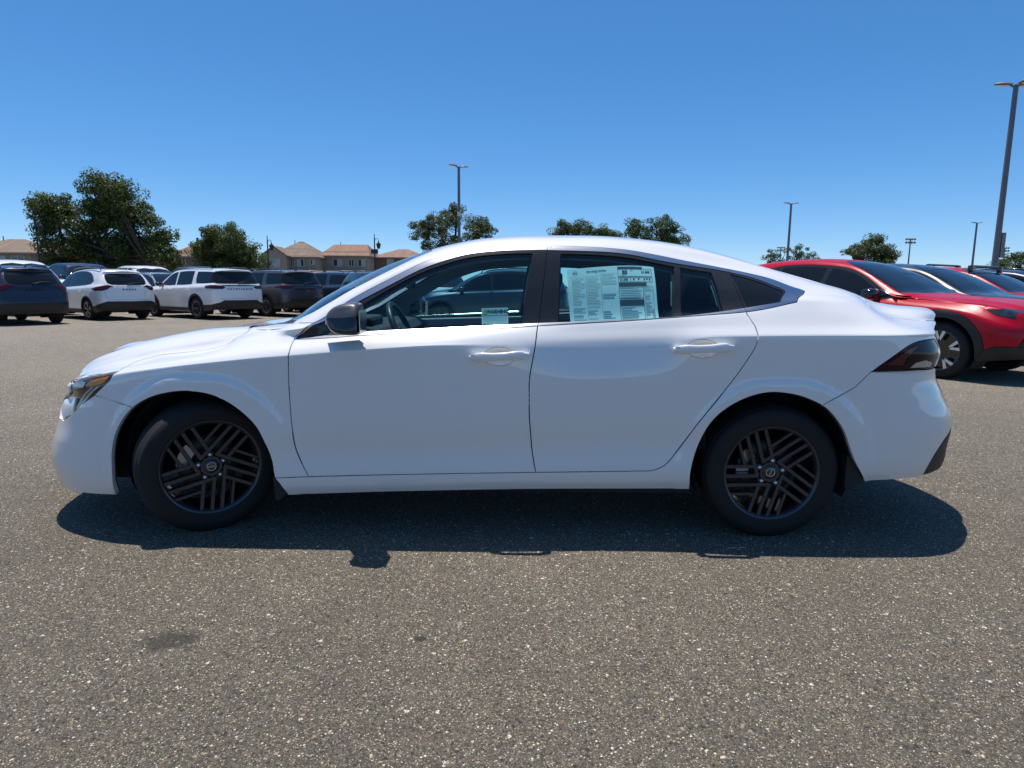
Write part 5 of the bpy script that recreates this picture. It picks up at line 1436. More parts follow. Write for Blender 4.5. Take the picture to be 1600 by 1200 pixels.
    def patch(mb, place, u0, v0, u1, v1, off, k=3):
        n = k
        V = [place(u0 + (u1 - u0) * i / n, v0 + (v1 - v0) * j / n, off) for j in range(n + 1) for i in range(n + 1)]
        mb.add(V, [(j * (n + 1) + i, j * (n + 1) + i + 1, (j + 1) * (n + 1) + i + 1, (j + 1) * (n + 1) + i) for j in range(n) for i in range(n)])
    def write(mb, place, s, u, v, size, aspect, off, align='CENTER', bold=0.0):
        """flat lettering; size is the cap height as a share of the sheet's height; aspect = width / height"""
        me = text_mesh(s, size * 1.35, 0, align, bold=bold * size)
        V = [place(u + p.co.x / aspect, v + p.co.y, off) for p in me.vertices]
        mb.add(V, [tuple(p.vertices) for p in me.polygons])
        bpy.data.meshes.remove(me)
    rd, fd = doors[('rear_door', -1)], doors[('front_door', -1)]
    P = on_glass('sheet'); A = 1.72
    sh = sheet(P, 'price_sheet', M['paper'], rd, -.013)
    o1 = -.0112
    dk, gy = MB(), MB()
    write(dk, P, '2026 NISSAN SENTRA', .33, .905, .030, A, o1, bold=.05)
    write(dk, P, 'SV', .33, .862, .026, A, o1)
    ring = [(.088 + .028 / 1.0 * math.cos(t) * .95, .895 + .045 * math.sin(t)) for t in np.linspace(0, 2 * math.pi, 25)]
    rin = [(.088 + (u - .088) * .86, .895 + (v - .895) * .86) for u, v in ring]
    dk.add([P(u, v, o1) for u, v in ring + rin], [(i, i + 1, 25 + i + 1, 25 + i) for i in range(24)])
    write(dk, P, 'NISSAN', .088, .895, .020, A, o1, bold=.05)
    # rules
    for u in (.205, .375): patch(dk, P, u, .10, u + .0025, .78, o1)
    patch(dk, P, .03, .80, .37, .803, o1); patch(dk, P, .37, .835, .56, .838, o1)
    # box frames of the right half
    def frame(u0, v0, u1, v1, t=.005):
        patch(dk, P, u0, v1 - t * A, u1, v1, o1); patch(dk, P, u0, v0, u1, v0 + t * A, o1)
        patch(dk, P, u0, v0, u0 + t, v1, o1); patch(dk, P, u1 - t, v0, u1, v1, o1)
    frame(.575, .755, .965, .925); frame(.575, .645, .965, .75); frame(.575, .40, .855, .575); frame(.575, .05, .855, .31); frame(.865, .05, .965, .575, .003)
    patch(dk, P, .575, .93, .86, .972, o1); patch(dk, P, .575, .585, .895, .64, o1); patch(dk, P, .575, .315, .855, .385, o1)
    write(dk, P, '33', .655, .845, .075, A, o1, bold=.09)
    write(dk, P, 'MPG', .735, .885, .022, A, o1)
    write(dk, P, '$1,000', .895, .855, .045, A, o1, bold=.06)
    write(dk, P, '$1,500', .640, .697, .042, A, o1, bold=.06)
    patch(dk, P, .715, .65, .720, .745, o1)
    for k, u in enumerate((.745, .80, .865, .895, .925)): patch(dk, P, u, .69 + .01 * (k % 2), u + .018, .715 + .01 * (k % 2), o1)
    # small print: rows of short dashes of uneven length
    rg = np.random.default_rng(5)
    def rows(u0, u1, v0, v1, step, fill):
        v = v1
        while v > v0:
            if rg.random() < fill:
                e = u0 + (u1 - u0) * rg.uniform(.45, 1.0)
                patch(gy, P, u0, v - step * .42, e, v, o1, 1)
            v -= step
    rows(.045, .195, .36, .765, .0225, .93); rows(.215, .365, .30, .765, .0225, .93); rows(.385, .555, .62, .82, .0225, .8)
    rows(.045, .195, .09, .30, .03, .4); rows(.215, .365, .09, .26, .03, .6); rows(.385, .555, .08, .56, .04, .5)
    rows(.59, .84, .415, .565, .024, .9); rows(.59, .84, .065, .295, .03, .8); rows(.872, .955, .15, .565, .024, .7); rows(.60, .70, .772, .80, .02, 1)
    patch(gy, P, .935, .07, .963, .25, o1)
    dk.obj('sheet_print', M['ink'], rd); gy.obj('sheet_print', M['ink_grey'], rd)
    P2 = on_glass('warn'); A2 = 1.62
    sheet(P2, 'warning_sticker', M['paper'], fd, -.013, 4, 4)
    dk, yl, gy = MB(), MB(), MB()
    patch(yl, P2, .02, .60, .98, .97, o1)
    write(dk, P2, 'WARNING:', .62, .775, .20, A2, o1 + .0004, bold=.09)
    tri = [(.05, .63), (.22, .63), (.135, .94)]; ti = [(.075, .655), (.195, .655), (.135, .88)]
    dk.add([P2(u, v, o1 + .0004) for u, v in tri + ti], [(0, 1, 4, 3), (1, 2, 5, 4), (2, 0, 3, 5)])
    dk.add([P2(u, v, o1 + .0004) for u, v in ((.125, .72), (.145, .72), (.148, .82), (.122, .82))], [(0, 1, 2, 3)])
    for r_ in range(7): patch(gy, P2, .05, .52 - r_ * .07, .05 + .9 * (1 if r_ < 6 else .4), .545 - r_ * .07, o1, 2)
    yl2 = MB(); yl2.add([P2(u, v, o1 + .0002) for u, v in ti], [(0, 1, 2)])
    yl.obj('sticker_band', M['pale_band'], fd); dk.obj('sticker_print', M['ink'], fd); gy.obj('sticker_print', M['ink_grey'], fd); yl2.obj('warning_triangle', M['warn_yellow'], fd)

M['mirror_sheen'] = pmat('grey sheen of mirror top', (0.075, 0.075, 0.08), 0.40, 0.2, 0.3)  # black housing's sunlit, sky-reflecting upper half, painted as a greyer colour
M['wheel_leather'] = pmat('black wheel rim leather', (0.03, 0.03, 0.032), 0.4, coat=.1)
M['pale_band'] = pmat('pale sticker band', (0.62, 0.70, 0.60), 0.6)
sedan_details(SEDAN, SEDAN_L, SEDAN_O)
# ---------------------------------------------------------------- parked cars behind
def suv_loft(c):
    w, tw = c['w'], c['top']
    def tops(dz): return [(x, z + dz) for x, z in tw]
    x0, x1 = c['x0'], c['x1']
    zb = c.get('zb', 0.24)
    belt = c['belt']
    R = []
    def row(z, y): R.append((z, y))
    bx = [x0, -1.6, -1.0, 0, 1.0, 1.7, x1]
    bz = pchip(*zip(*belt), np.array(bx))
    fr = lambda a, d=0: [(x, zb + a * (z - zb) + d) for x, z in zip(bx, bz)]
    row([(x0, zb + .06), (-1.6, zb), (0, zb), (1.6, zb), (x1, zb + .08)], [(0, w - .06)])
    row([(x0, zb + .14), (-1.6, zb + .10), (1.6, zb + .10), (x1, zb + .16)], [(0, w - .02)])
    row(fr(.32, .03), [(x0, w - .01), (-1.35, w), (-.6, w - .022), (.6, w - .022), (1.4, w), (x1, w - .01)])
    row(fr(.62), [(x0, w - .01), (-1.35, w + .008), (-.6, w - .005), (.6, w - .005), (1.4, w + .008), (x1, w - .01)])
    row(fr(1, -.10), [(x0, w - .02), (-1.35, w + .004), (0, w), (1.4, w + .006), (x1, w - .02)])
    row(fr(1, -.06), [(x0, w - .035), (-1.35, w - .008), (0, w - .010), (1.4, w - .006), (x1, w - .035)])
    row(fr(1, -.005), [(x0, w - .08), (0, w - .05), (x1, w - .06)])
    rt = c['rt']; yr = c['yr']
    gb = [(x, z + .02) for x, z in belt]
    hz = [(x, z) for x, z in c['hood_edge']] if 'hood_edge' in c else []
    row(hz + [(x, z) for x, z in gb if x > c['cowl'] + .1], [(x0, w - .14), (c['cowl'] - .1, w - .15), (c['cowl'] + .25, w - .07), (0, w - .065), (x1, w - .085)])
    g0 = pchip(*zip(*(hz + [(x, z) for x, z in gb if x > c['cowl'] + .1])), np.array([p[0] for p in rt]))
    row([(x, a + .5 * (z - a)) for (x, z), a in zip(rt, g0)], [(x, (y + (w - .07 if x > c['cowl'] else w - .16)) / 2 + (.012 if x > c['cowl'] else 0)) for x, y in yr])
    row(rt, yr)
    row([(x, z + (.025 if x > c['cowl'] else .006)) for x, z in rt], [(x, y - .025) for x, y in yr])
    t_at = pchip(*zip(*tw), np.array([p[0] for p in rt]))
    row([(x, z + .6 * (t - z)) for (x, z), t in zip(rt, t_at)], [(x, y - .11) for x, y in yr])
    row([(x, z - .010) for x, z in tw], [(x0, .32), (x1, .32)])
    row(tw, [(0, 0)])
    t = [0, .09, .26, .50, .68, .73, .80, .84, 1.05, 1.30, 1.33, 1.45, 1.68, 2.02]
    return Loft(R, t, x0, x1, c.get('nose', (x0 + .75, x0, 3.4, 2.6)), c.get('tail', (x1 - .55, x1, 4.2, 3.2)), c['xn'], c['xt'], 0.035)

ROGUE = dict(x0=-2.28, x1=2.38, w=.92, r=.345, wb=2.705, wx=.80,
    top=[(-2.28, .74), (-2.22, .86), (-2.1, .95), (-1.7, 1.04), (-1.2, 1.10), (-1.08, 1.14), (-.85, 1.29), (-.5, 1.48), (-.2, 1.60), (.1, 1.66), (.6, 1.69), (1.2, 1.685), (1.8, 1.655), (2.38, 1.60)],
    belt=[(-2.28, .70), (-1.9, .88), (-1.2, .98), (-.9, 1.02), (0, 1.06), (1, 1.10), (1.7, 1.13), (2.38, 1.12)],
    rt=[(-2.28, .725), (-2.1, .92), (-1.7, 1.01), (-1.2, 1.06), (-1.0, 1.08), (-.85, 1.15), (-.5, 1.38), (-.2, 1.51), (.1, 1.575), (.6, 1.61), (1.2, 1.60), (1.8, 1.56), (2.38, 1.50)],
    yr=[(-2.28, .60), (-1.3, .66), (-1.0, .80), (-.5, .70), (0, .635), (.6, .625), (1.5, .62), (2.38, .58)],
    hood_edge=[(-2.28, .715), (-2.1, .88), (-1.7, .985), (-1.2, 1.035)], cowl=-1.05,
    xn=[(.3, .02), (.5, 0), (.8, .03), (1.0, .1)], xt=[(.3, -.08), (.5, -.01), (.62, 0), (.85, -.03), (1.0, -.05), (1.14, -.09), (1.4, -.24), (1.52, -.33), (1.6, -.28), (1.7, -.28)])
PATH = dict(x0=-2.42, x1=2.62, w=.985, r=.375, wb=2.90, wx=.85, zb=.27,
    top=[(-2.42, .86), (-2.37, 1.0), (-2.25, 1.08), (-1.8, 1.14), (-1.25, 1.18), (-1.12, 1.22), (-.8, 1.43), (-.5, 1.60), (-.25, 1.70), (0, 1.735), (.8, 1.76), (1.6, 1.75), (2.2, 1.72), (2.62, 1.69)],
    belt=[(-2.42, .80), (-1.9, .98), (-1.2, 1.06), (-.9, 1.09), (0, 1.12), (1, 1.15), (1.8, 1.18), (2.62, 1.20)],
    rt=[(-2.42, .845), (-2.25, 1.04), (-1.8, 1.11), (-1.25, 1.14), (-1.05, 1.16), (-.8, 1.32), (-.5, 1.50), (-.25, 1.61), (0, 1.65), (.8, 1.68), (1.6, 1.67), (2.2, 1.645), (2.62, 1.61)],
    yr=[(-2.42, .66), (-1.3, .74), (-1.05, .86), (-.5, .75), (0, .705), (.8, .70), (1.6, .70), (2.62, .67)],
    hood_edge=[(-2.42, .83), (-2.25, 1.0), (-1.8, 1.08), (-1.25, 1.115)], cowl=-1.1,
    nose=(-1.75, -2.42, 4, 3), tail=(2.15, 2.62, 4.5, 3.5),
    xn=[(.3, .04), (.5, 0), (.9, .02), (1.1, .06)], xt=[(.3, -.10), (.55, -.01), (.7, 0), (.9, -.015), (1.1, -.04), (1.2, -.07), (1.45, -.19), (1.6, -.27), (1.68, -.20), (1.8, -.20)])
CX = dict(x0=-2.32, x1=2.40, w=.95, r=.365, wb=2.815, wx=.82, zb=.25,
    top=[(-2.32, .72), (-2.28, .86), (-2.15, .95), (-1.7, 1.02), (-1.0, 1.07), (-.85, 1.10), (-.6, 1.24), (-.25, 1.42), (.05, 1.53), (.35, 1.58), (.8, 1.61), (1.3, 1.60), (1.8, 1.56), (2.4, 1.48)],
    belt=[(-2.32, .70), (-1.9, .88), (-1.2, .955), (-.8, .98), (0, 1.02), (1, 1.06), (1.7, 1.09), (2.4, 1.08)],
    rt=[(-2.32, .705), (-2.15, .91), (-1.7, .985), (-1.0, 1.03), (-.8, 1.05), (-.6, 1.14), (-.25, 1.33), (.05, 1.44), (.35, 1.49), (.8, 1.52), (1.3, 1.51), (1.8, 1.46), (2.4, 1.38)],
    yr=[(-2.32, .62), (-1.1, .72), (-.8, .83), (-.25, .71), (.2, .64), (.8, .63), (1.5, .62), (2.4, .58)],
    hood_edge=[(-2.32, .70), (-2.15, .885), (-1.7, .965), (-1.0, 1.005)], cowl=-.85,
    nose=(-1.70, -2.32, 4, 3), tail=(1.85, 2.40, 4.2, 3.2),
    xn=[(.28, .10), (.42, .03), (.55, 0), (.75, .01), (.95, .06), (1.05, .1)], xt=[(.3, -.1), (.55, 0), (.85, -.03), (1.05, -.08), (1.3, -.28), (1.42, -.33), (1.6, -.33)])

def car_paint(name, col, metal=0.0, rough=0.35):
    return pmat(name, col, rough, metal, 0.5)
PAINT = dict(white=M['white_paint'],
    navy=car_paint('navy metallic paint', (0.012, 0.018, 0.040), 0.3),
    graphite=car_paint('warm graphite paint', (0.085, 0.080, 0.088), 0.4),
    slate=car_paint('slate blue paint', (0.040, 0.060, 0.085), 0.35),
    blue=car_paint('mid blue paint', (0.030, 0.075, 0.14), 0.3),
    steel_blue=car_paint('deep steel blue paint', (0.016, 0.040, 0.070), 0.3),
    red=car_paint('soul red paint', (0.44, 0.001, 0.018), 0.1, 0.3),
    crimson=pmat('crimson paint', (0.44, 0.001, 0.016), 0.34, 0.0, 0.12, spec=0.25),
    polymetal=car_paint('dark grey paint', (0.055, 0.060, 0.066), 0.35),
    silver=car_paint('silver paint', (0.35, 0.38, 0.40), 0.5),
    black=car_paint('black paint', (0.012, 0.012, 0.014)),
    paleblue=car_paint('pale grey blue paint', (0.30, 0.38, 0.44), 0.3),
    darkblue=car_paint('dark blue paint', (0.010, 0.022, 0.075), 0.3))

def build_suv(name, c, style):
    L = suv_loft(c); F = Finder(L, 260, 110)
    r, wb, w = c['r'], c['wb'], c['w']
    tm = float(L.t[-1])
    def pts(lst, closed=True, sm=True):
        q = []
        for p in lst:
            a = F([p[1:]], p[0])[0]
            if p[0] in ('rear', 'front') and p[1] == 0:      # run past the centre line
                if a[1] > tm - .12: a = np.array([a[0], tm + .01])
                else: a = np.array([c['x1'] + .015 if p[0] == 'rear' else c['x0'] - .015, a[1]])
            q.append(a)
        q = np.array(q)
        return spline(q, 0.05) if sm else q
    side = lambda l, sm=True: pts([('side',) + tuple(p) for p in l], sm=sm)
    polys = []
    z0 = c.get('zb', .24)
    clad = style.get('clad', .05)
    for xw in (-wb / 2, wb / 2):
        ar = r + .055
        a = np.linspace(math.radians(-40), math.radians(220), 20)
        ring = [(xw + ar * math.cos(t), max(z0 - .02, r + ar * math.sin(t))) for t in a]
        q = F(ring, 'side'); q[[0, -1], 1] = -.02
        q = np.array([p for p in q]); low = np.array([r + ar * math.sin(t) for t in a]) < z0 + .02; q[low, 1] = -.02
        polys.append(('void', q))
    clads = []
    for xw in (-wb / 2, wb / 2):
        ar = r + .055 + clad
        a = np.linspace(math.radians(-40), math.radians(220), 20)
        zz = [r + ar * math.sin(t) for t in a]
        q = F([(xw + ar * math.cos(t), max(z0, z)) for t, z in zip(a, zz)], 'side'); q[np.array(zz) < z0 + .03, 1] = -.02
        clads.append(('cladding', q))
    G = style['glass']
    for k in ('front', 'rear', 'quarter'):
        if k in G: polys.append(('glass_' + k, side(G[k])))
    if 'dlo' in style: polys.append(('trim', side(style['dlo'])))
    hd = style.get('headlight')
    if hd: polys.append(('headlight', pts(hd, sm=False)))
    polys.append(('taillight', pts(style['taillight'], sm=False)))
    if 'bar' in style: polys.append(('tail_bar', pts(style['bar'], sm=False)))
    for k, nm in (('grille', 'grille'), ('lower_front', 'lower_front'), ('fog', 'fog_trim'), ('lower_rear', 'lower')):
        if k in style:
            q = pts(style[k], sm=False)
            q[q[:, 1] < .02, 1] = -.02
            polys.append((nm, q))
    polys += clads
    sq = F([(-wb / 2, z0 + .12), (wb / 2, z0 + .12)], 'side')
    polys.append(('cladding', np.array([[-wb / 2, -.02], sq[0], [0, sq[0, 1]], sq[1], [wb / 2, -.02]])))
    polys.append(('rear_window', pts(style['rear_window'], sm=False)))
    cw = c['cowl']
    ws = style['screen']
    polys.append(('windshield', np.array(ws + [[ws[-1][0] - .10, tm + .01], [ws[0][0] - .14, tm + .01], [ws[0][0] - .10, 1.68]])))
    polys.append(('hood', np.array([[c['x0'] + .02, .845], [c['x0'] + .5, .85], [cw - .12, .86], [cw - .05, 1.2], [ws[0][0] - .14, 1.68], [ws[0][0] - .19, tm + .01], [c['x0'] - .02, tm + .01], [c['x0'] - .02, .845]])))
    for k in ('front_door', 'rear_door'):
        if k in style: polys.append((k, side(style[k], sm=False)))
    if 'tailgate' in style: polys.append(('tailgate', pts(style['tailgate'], sm=False)))
    V, T = partition(L, polys, 0.055, 0.055)
    root = empty(name)
    W = PAINT['white']
    both = ('near', 'far')
    def mk(nm, key, mat, parent, sides, **kw):
        if key not in T: return None
        kw.setdefault('flange', .01); kw.setdefault('shrink', .003)
        return link_mesh(nm, panel(L, V, T[key], nm, sides=sides, mat=mat, **kw), parent)
    body = mk('body', 'body', W, root, both)
    mk('hood', 'hood', W, root, both)
    mk('windshield', 'windshield', M['glass_black'], root, both, flange=0, shrink=0, off=-.003)
    tg = mk('tailgate', 'tailgate', W, root, both) or body
    mk('rear_window', 'rear_window', M['glass_black'], tg, both, flange=0, shrink=0, off=-.003)
    mk('tail_bar', 'tail_bar', M['gloss_black'], tg, both, flange=.006, off=.004)
    mk('grille', 'grille', M['gloss_black'], root, both, flange=.01, off=-.006)
    mk('lower_bumper', 'lower', M['black_plastic'], root, both, off=.004)
    mk('lower_bumper', 'lower_front', M['black_plastic'], root, both, off=.004)
    mk('fog_surround', 'fog_trim', M['black_plastic'], root, both, off=.004)
    mk('cladding', 'cladding', M['black_plastic'], root, both, off=.008)
    for sd in both:
        s1 = (sd,)
        d1 = mk('front_door', 'front_door', W, root, s1) or root
        d2 = mk('rear_door', 'rear_door', W, root, s1) or root
        mk('window_glass', 'glass_front', M['glass_black'], d1, s1, flange=0, shrink=0, off=-.003)
        mk('window_glass', 'glass_rear', M['glass_black'], d2, s1, flange=0, shrink=0, off=-.003)
        mk('quarter_window', 'glass_quarter', M['glass_black'], root, s1, flange=0, shrink=0, off=-.003)
        mk('window_trim', 'trim', M['trim_black'], root, s1, flange=0, shrink=0, off=-.001)
        mk('headlight', 'headlight', M['headlamp'], root, s1, off=.002)
        mk('taillight', 'taillight', M['red_lamp'], root, s1, off=.006)
        sg = -1 if sd == 'near' else 1
        # door handles, mirror
        for x in style.get('handles', ()):
            q = F([(x, style.get('handle_z', .95))], 'side')[0]; p = L(q[0], q[1])[0]
            hb = MB().box((p[0], sg * (abs(p[1]) + .022), p[2]), (.20, .022, .030), bev=.009)
            hb.box((p[0] - .08, sg * (abs(p[1]) + .004), p[2]), (.02, .04, .02)); hb.box((p[0] + .08, sg * (abs(p[1]) + .004), p[2]), (.02, .04, .02))
            hb.obj('door_handle', W, d1 if x < .3 else d2)
        mx = style['mirror']
        mb = MB()
        ring = []
        for yy, sc_ in ((w - .04, .55), (w + .02, .95), (w + .10, 1.0), (w + .17, .85), (w + .20, .45)):
            ring.append([(mx[0] + .10 * sc_ * math.copysign(abs(math.cos(t)) ** .7, math.cos(t)), sg * yy, mx[1] + .075 * sc_ * math.copysign(abs(math.sin(t)) ** .7, math.sin(t))) for t in np.linspace(0, 2 * math.pi, 13)[:-1]])
        n = 12; Vv = [p for q in ring for p in q]
        mb.add(Vv, [(i * n + j, i * n + (j + 1) % n, (i + 1) * n + (j + 1) % n, (i + 1) * n + j) for i in range(4) for j in range(n)] + [tuple(range(4 * n, 5 * n)), tuple(range(n))], True)
        mb.box((mx[0] - .02, sg * (w - .06), mx[1] - .06), (.10, .10, .04))
        me = mb.mesh('side_mirror', M['gloss_black']); fix_normals(me)
        link_mesh('side_mirror', me, d1)
        if style.get('rails'):
            xs = np.linspace(-.15, style['rails'], 14)
            q = pchip(*zip(*c['top']), xs); yy = c['yr'][4][1] - .04
            pl = [(xs[0] - .06, sg * yy, q[0] - .05)] + [(x, sg * yy, z + .035) for x, z in zip(xs, q)] + [(xs[-1] + .06, sg * (yy - .01), q[-1] - .05)]
            MB().tube(pl, .016, 6).obj('roof_rail', M['gloss_black'], root)
    if style.get('wiper'):
        wz, wx_ = style['wiper']
        bl = MB().tube([(wx_, 0.02, wz), (wx_ - .03, .18, wz + .05), (wx_ - .04, .42, wz + .06)], [.018, .011, .006], 6)
        bl.box((wx_ - .0, 0.0, wz), (.05, .09, .05), bev=.012)
        bl.obj('rear_wiper', M['black_plastic'], tg)
    if style.get('letters'):
        for body_, zz, size, sp_, xs_ in style['letters']:
            tx = text_mesh(body_, size, .004, spacing=sp_, xscale=xs_, bold=.001)
            q = F([(0.02, zz)], 'rear')[0]; p = L(q[0], q[1])[0]
            tx.transform(Matrix.Translation((p[0] + .008, 0, zz)) @ Matrix.Rotation(math.pi / 2, 4, 'Z') @ Matrix.Rotation(math.pi / 2, 4, 'X'))
            link_mesh('lettering', tx, tg, M['gloss_black'])
    if style.get('fin'):
        fx = style['fin']; zt = float(pchip(*zip(*c['top']), np.array([fx]))[0])
        fm = MB().add([(fx - .10, 0, zt), (fx + .08, .03, zt - .01), (fx + .08, -.03, zt - .01), (fx + .07, 0, zt + .07), (fx + .03, 0, zt + .06)], [(0, 1, 3, 4), (0, 4, 3, 2), (1, 2, 3), (0, 2, 1)], True)
        fm.obj('antenna_fin', M['gloss_black'], root)
    # underbody, wells, wheels
    ub = MB().box((0, 0, z0 + .08), (wb - 2 * r - .12, 2 * w - .18, .10))
    ub.box((0.02, 0, z0 + .17), (c['x1'] - c['x0'] - .55, 2 * w - .75, .14))
    ub.box((0, 0, .62), (c['x1'] - c['x0'] - .7, 1.0, .5))
    ub.obj('underbody', M['black_gap'], root)
    ty, ba, spk = style['wheel']
    for x in (-wb / 2, wb / 2):
        for sg in (-1, 1):
            a = np.linspace(math.radians(-30), math.radians(210), 18); rr = r + .06
            ring = [(x + rr * math.cos(t), r + .01 + rr * math.sin(t)) for t in a]; n = len(ring)
            MB().add([(px, sg * (w - .035), z) for px, z in ring] + [(px, sg * (w - .40), z) for px, z in ring] + [(x, sg * (w - .40), .3)], [(i, i + 1, n + i + 1, n + i) for i in range(n - 1)] + [(n + i, n + i + 1, 2 * n) for i in range(n - 1)], True).obj('wheel_well', M['black_gap'], root)
            e = empty('wheel', (x, sg * c['wx'], r)); e.parent = root
            e.rotation_euler = (0, 0, (math.pi if sg > 0 else 0) + (style.get('steer', 0) if x < 0 else 0))
            link_mesh('tyre', ty, e); link_mesh('rim', ba, e); [link_mesh('spoke' if len(spk) > 1 else 'spokes', m_, e) for m_ in spk]
    # dark lining so panes and gaps stay dark
    keys = [k for k in T if k != 'void']
    link_mesh('lining', panel(L, V, np.concatenate([T[k] for k in keys]), 'lining', off=-.03, shrink=-.003, flange=0, sides=both, mat=M['black_gap']), root)
    return root, L

M['headlamp'] = pmat('dark headlamp', (0.05, 0.055, 0.06), 0.06, 0.4, 1.0, var=0.9, var_scale=14)
M['rim_silver'] = pmat('machined alloy', (0.62, 0.63, 0.64), 0.3, 0.9)
W_ROGUE = simple_wheel_parts(.345, .225, .235, M['rim_black'], M['gloss_black'])
W_PATH = simple_wheel_parts(.375, .25, .245, M['rim_black'], M['steel'], 'six')
W_CX = simple_wheel_parts(.365, .235, .255, M['rim_silver'], M['gloss_black'], 'tips')

S_ROGUE = dict(
    glass=dict(front=[(-.82, 1.06), (-.80, 1.10), (-.45, 1.35), (-.15, 1.48), (.06, 1.525), (.10, 1.10), (-.3, 1.08)],
               rear=[(.18, 1.11), (.15, 1.53), (.6, 1.56), (.95, 1.55), (1.15, 1.49), (1.22, 1.15), (.7, 1.13)],
               quarter=[(1.26, 1.16), (1.21, 1.48), (1.48, 1.40), (1.66, 1.26), (1.5, 1.18)]),
    dlo=[(-.92, 1.05), (-.86, 1.12), (-.47, 1.38), (-.17, 1.505), (.1, 1.565), (.6, 1.595), (1.0, 1.58), (1.4, 1.49), (1.72, 1.27), (1.55, 1.165), (1.0, 1.12), (0, 1.075), (-.6, 1.045)],
    front_door=[(-.93, .36), (-.98, .6), (-.95, 1.0), (-.86, 1.09), (-.47, 1.36), (0, 1.54), (.13, 1.55), (.14, 1.08), (.13, .6), (.16, .36)],
    rear_door=[(.16, .36), (.13, .6), (.14, 1.08), (.13, 1.55), (.6, 1.58), (1.2, 1.52), (1.26, 1.13), (1.20, .95), (.95, .60), (.86, .36)],
    taillight=[('rear', .46, 1.10), ('rear', .60, 1.145), ('rear', .74, 1.12), ('side', 2.05, 1.08), ('side', 1.78, 1.03), ('side', 1.98, .965), ('rear', .78, .96), ('rear', .66, 1.0), ('rear', .56, 1.07)],
    headlight=[('front', .50, .86), ('front', .80, .88), ('side', -1.95, .84), ('side', -1.92, .78), ('front', .78, .78), ('front', .50, .80)],
    grille=[('front', 0, .82), ('front', .46, .82), ('front', .40, .55), ('front', 0, .52)],
    lower_rear=[('rear', 0, .62), ('rear', .70, .62), ('rear', .82, .57), ('side', 1.95, .47), ('side', 1.72, .44), ('side', 1.68, .25), ('rear', .70, .26), ('rear', 0, .26)],
    lower_front=[('front', 0, .42), ('front', .75, .42), ('side', -1.9, .40), ('side', -1.75, .24), ('front', 0, .25)],
    rear_window=[('rear', 0, 1.155), ('rear', .50, 1.155), ('rear', .60, 1.20), ('rear', .575, 1.48), ('rear', .45, 1.51), ('rear', 0, 1.52)],
    tailgate=[('rear', 0, .68), ('rear', .66, .68), ('rear', .74, .95), ('rear', .68, 1.15), ('rear', .62, 1.50), ('rear', .45, 1.57), ('rear', 0, 1.58)],
    screen=[[-.98, 1.36], [-.6, 1.36], [-.2, 1.40], [-.05, 1.5], [.02, 1.7]],
    mirror=(-.72, 1.10), handles=(-.12, .98), handle_z=.93, wiper=(1.17, 2.30), rails=1.75, fin=1.75,
    letters=[('ROGUE', 1.0, .075, 1.5, 1.3)], wheel=W_ROGUE)
S_PATH = dict(clad=.075,
    glass=dict(front=[(-.80, 1.16), (-.74, 1.28), (-.47, 1.47), (-.22, 1.58), (.06, 1.615), (.10, 1.16), (-.3, 1.145)],
               rear=[(.18, 1.165), (.15, 1.62), (.7, 1.645), (1.13, 1.64), (1.15, 1.19), (.7, 1.17)],
               quarter=[(1.42, 1.22), (1.36, 1.36), (1.32, 1.62), (1.9, 1.615), (2.26, 1.59), (2.36, 1.42), (2.44, 1.24), (1.9, 1.22)]),
    front_door=[(-.95, .42), (-1.0, .66), (-.97, 1.06), (-.86, 1.18), (-.5, 1.47), (0, 1.64), (.13, 1.64), (.14, 1.14), (.13, .66), (.16, .42)],
    rear_door=[(.16, .42), (.13, .66), (.14, 1.14), (.13, 1.64), (.7, 1.67), (1.22, 1.655), (1.24, 1.19), (1.22, 1.0), (.98, .66), (.90, .42)],
    taillight=[('rear', .36, 1.15), ('rear', .84, 1.165), ('side', 2.40, 1.165), ('side', 2.05, 1.14), ('side', 2.12, 1.06), ('rear', .86, 1.04), ('rear', .62, 1.04), ('rear', .52, 1.10)],
    bar=[('rear', 0, 1.165), ('rear', .36, 1.165), ('rear', .36, 1.13), ('rear', 0, 1.13)],
    headlight=[('front', .55, .99), ('front', .85, 1.0), ('side', -2.1, .97), ('side', -2.05, .90), ('front', .83, .90), ('front', .55, .92)],
    grille=[('front', 0, .96), ('front', .52, .96), ('front', .45, .62), ('front', 0, .60)],
    lower_rear=[('rear', 0, .66), ('rear', .62, .66), ('rear', .74, .59), ('side', 2.40, .52), ('side', 1.95, .50), ('side', 1.84, .27), ('rear', .75, .29), ('rear', 0, .29)],
    lower_front=[('front', 0, .48), ('front', .82, .48), ('side', -2.05, .46), ('side', -1.86, .27), ('front', 0, .28)],
    rear_window=[('rear', 0, 1.215), ('rear', .80, 1.22), ('rear', .80, 1.32), ('rear', .69, 1.60), ('rear', .5, 1.635), ('rear', 0, 1.63)],
    tailgate=[('rear', 0, .72), ('rear', .72, .72), ('rear', .80, 1.0), ('rear', .82, 1.22), ('rear', .70, 1.60), ('rear', .5, 1.66), ('rear', 0, 1.67)],
    screen=[[-1.03, 1.36], [-.6, 1.36], [-.26, 1.40], [-.12, 1.5], [-.05, 1.7]],
    mirror=(-.72, 1.19), handles=(-.12, 1.02), handle_z=1.0, wiper=(1.235, 2.56), rails=2.0, fin=2.0,
    letters=[('PATHFINDER', 1.035, .085, 1.75, 1.2)], wheel=W_PATH)
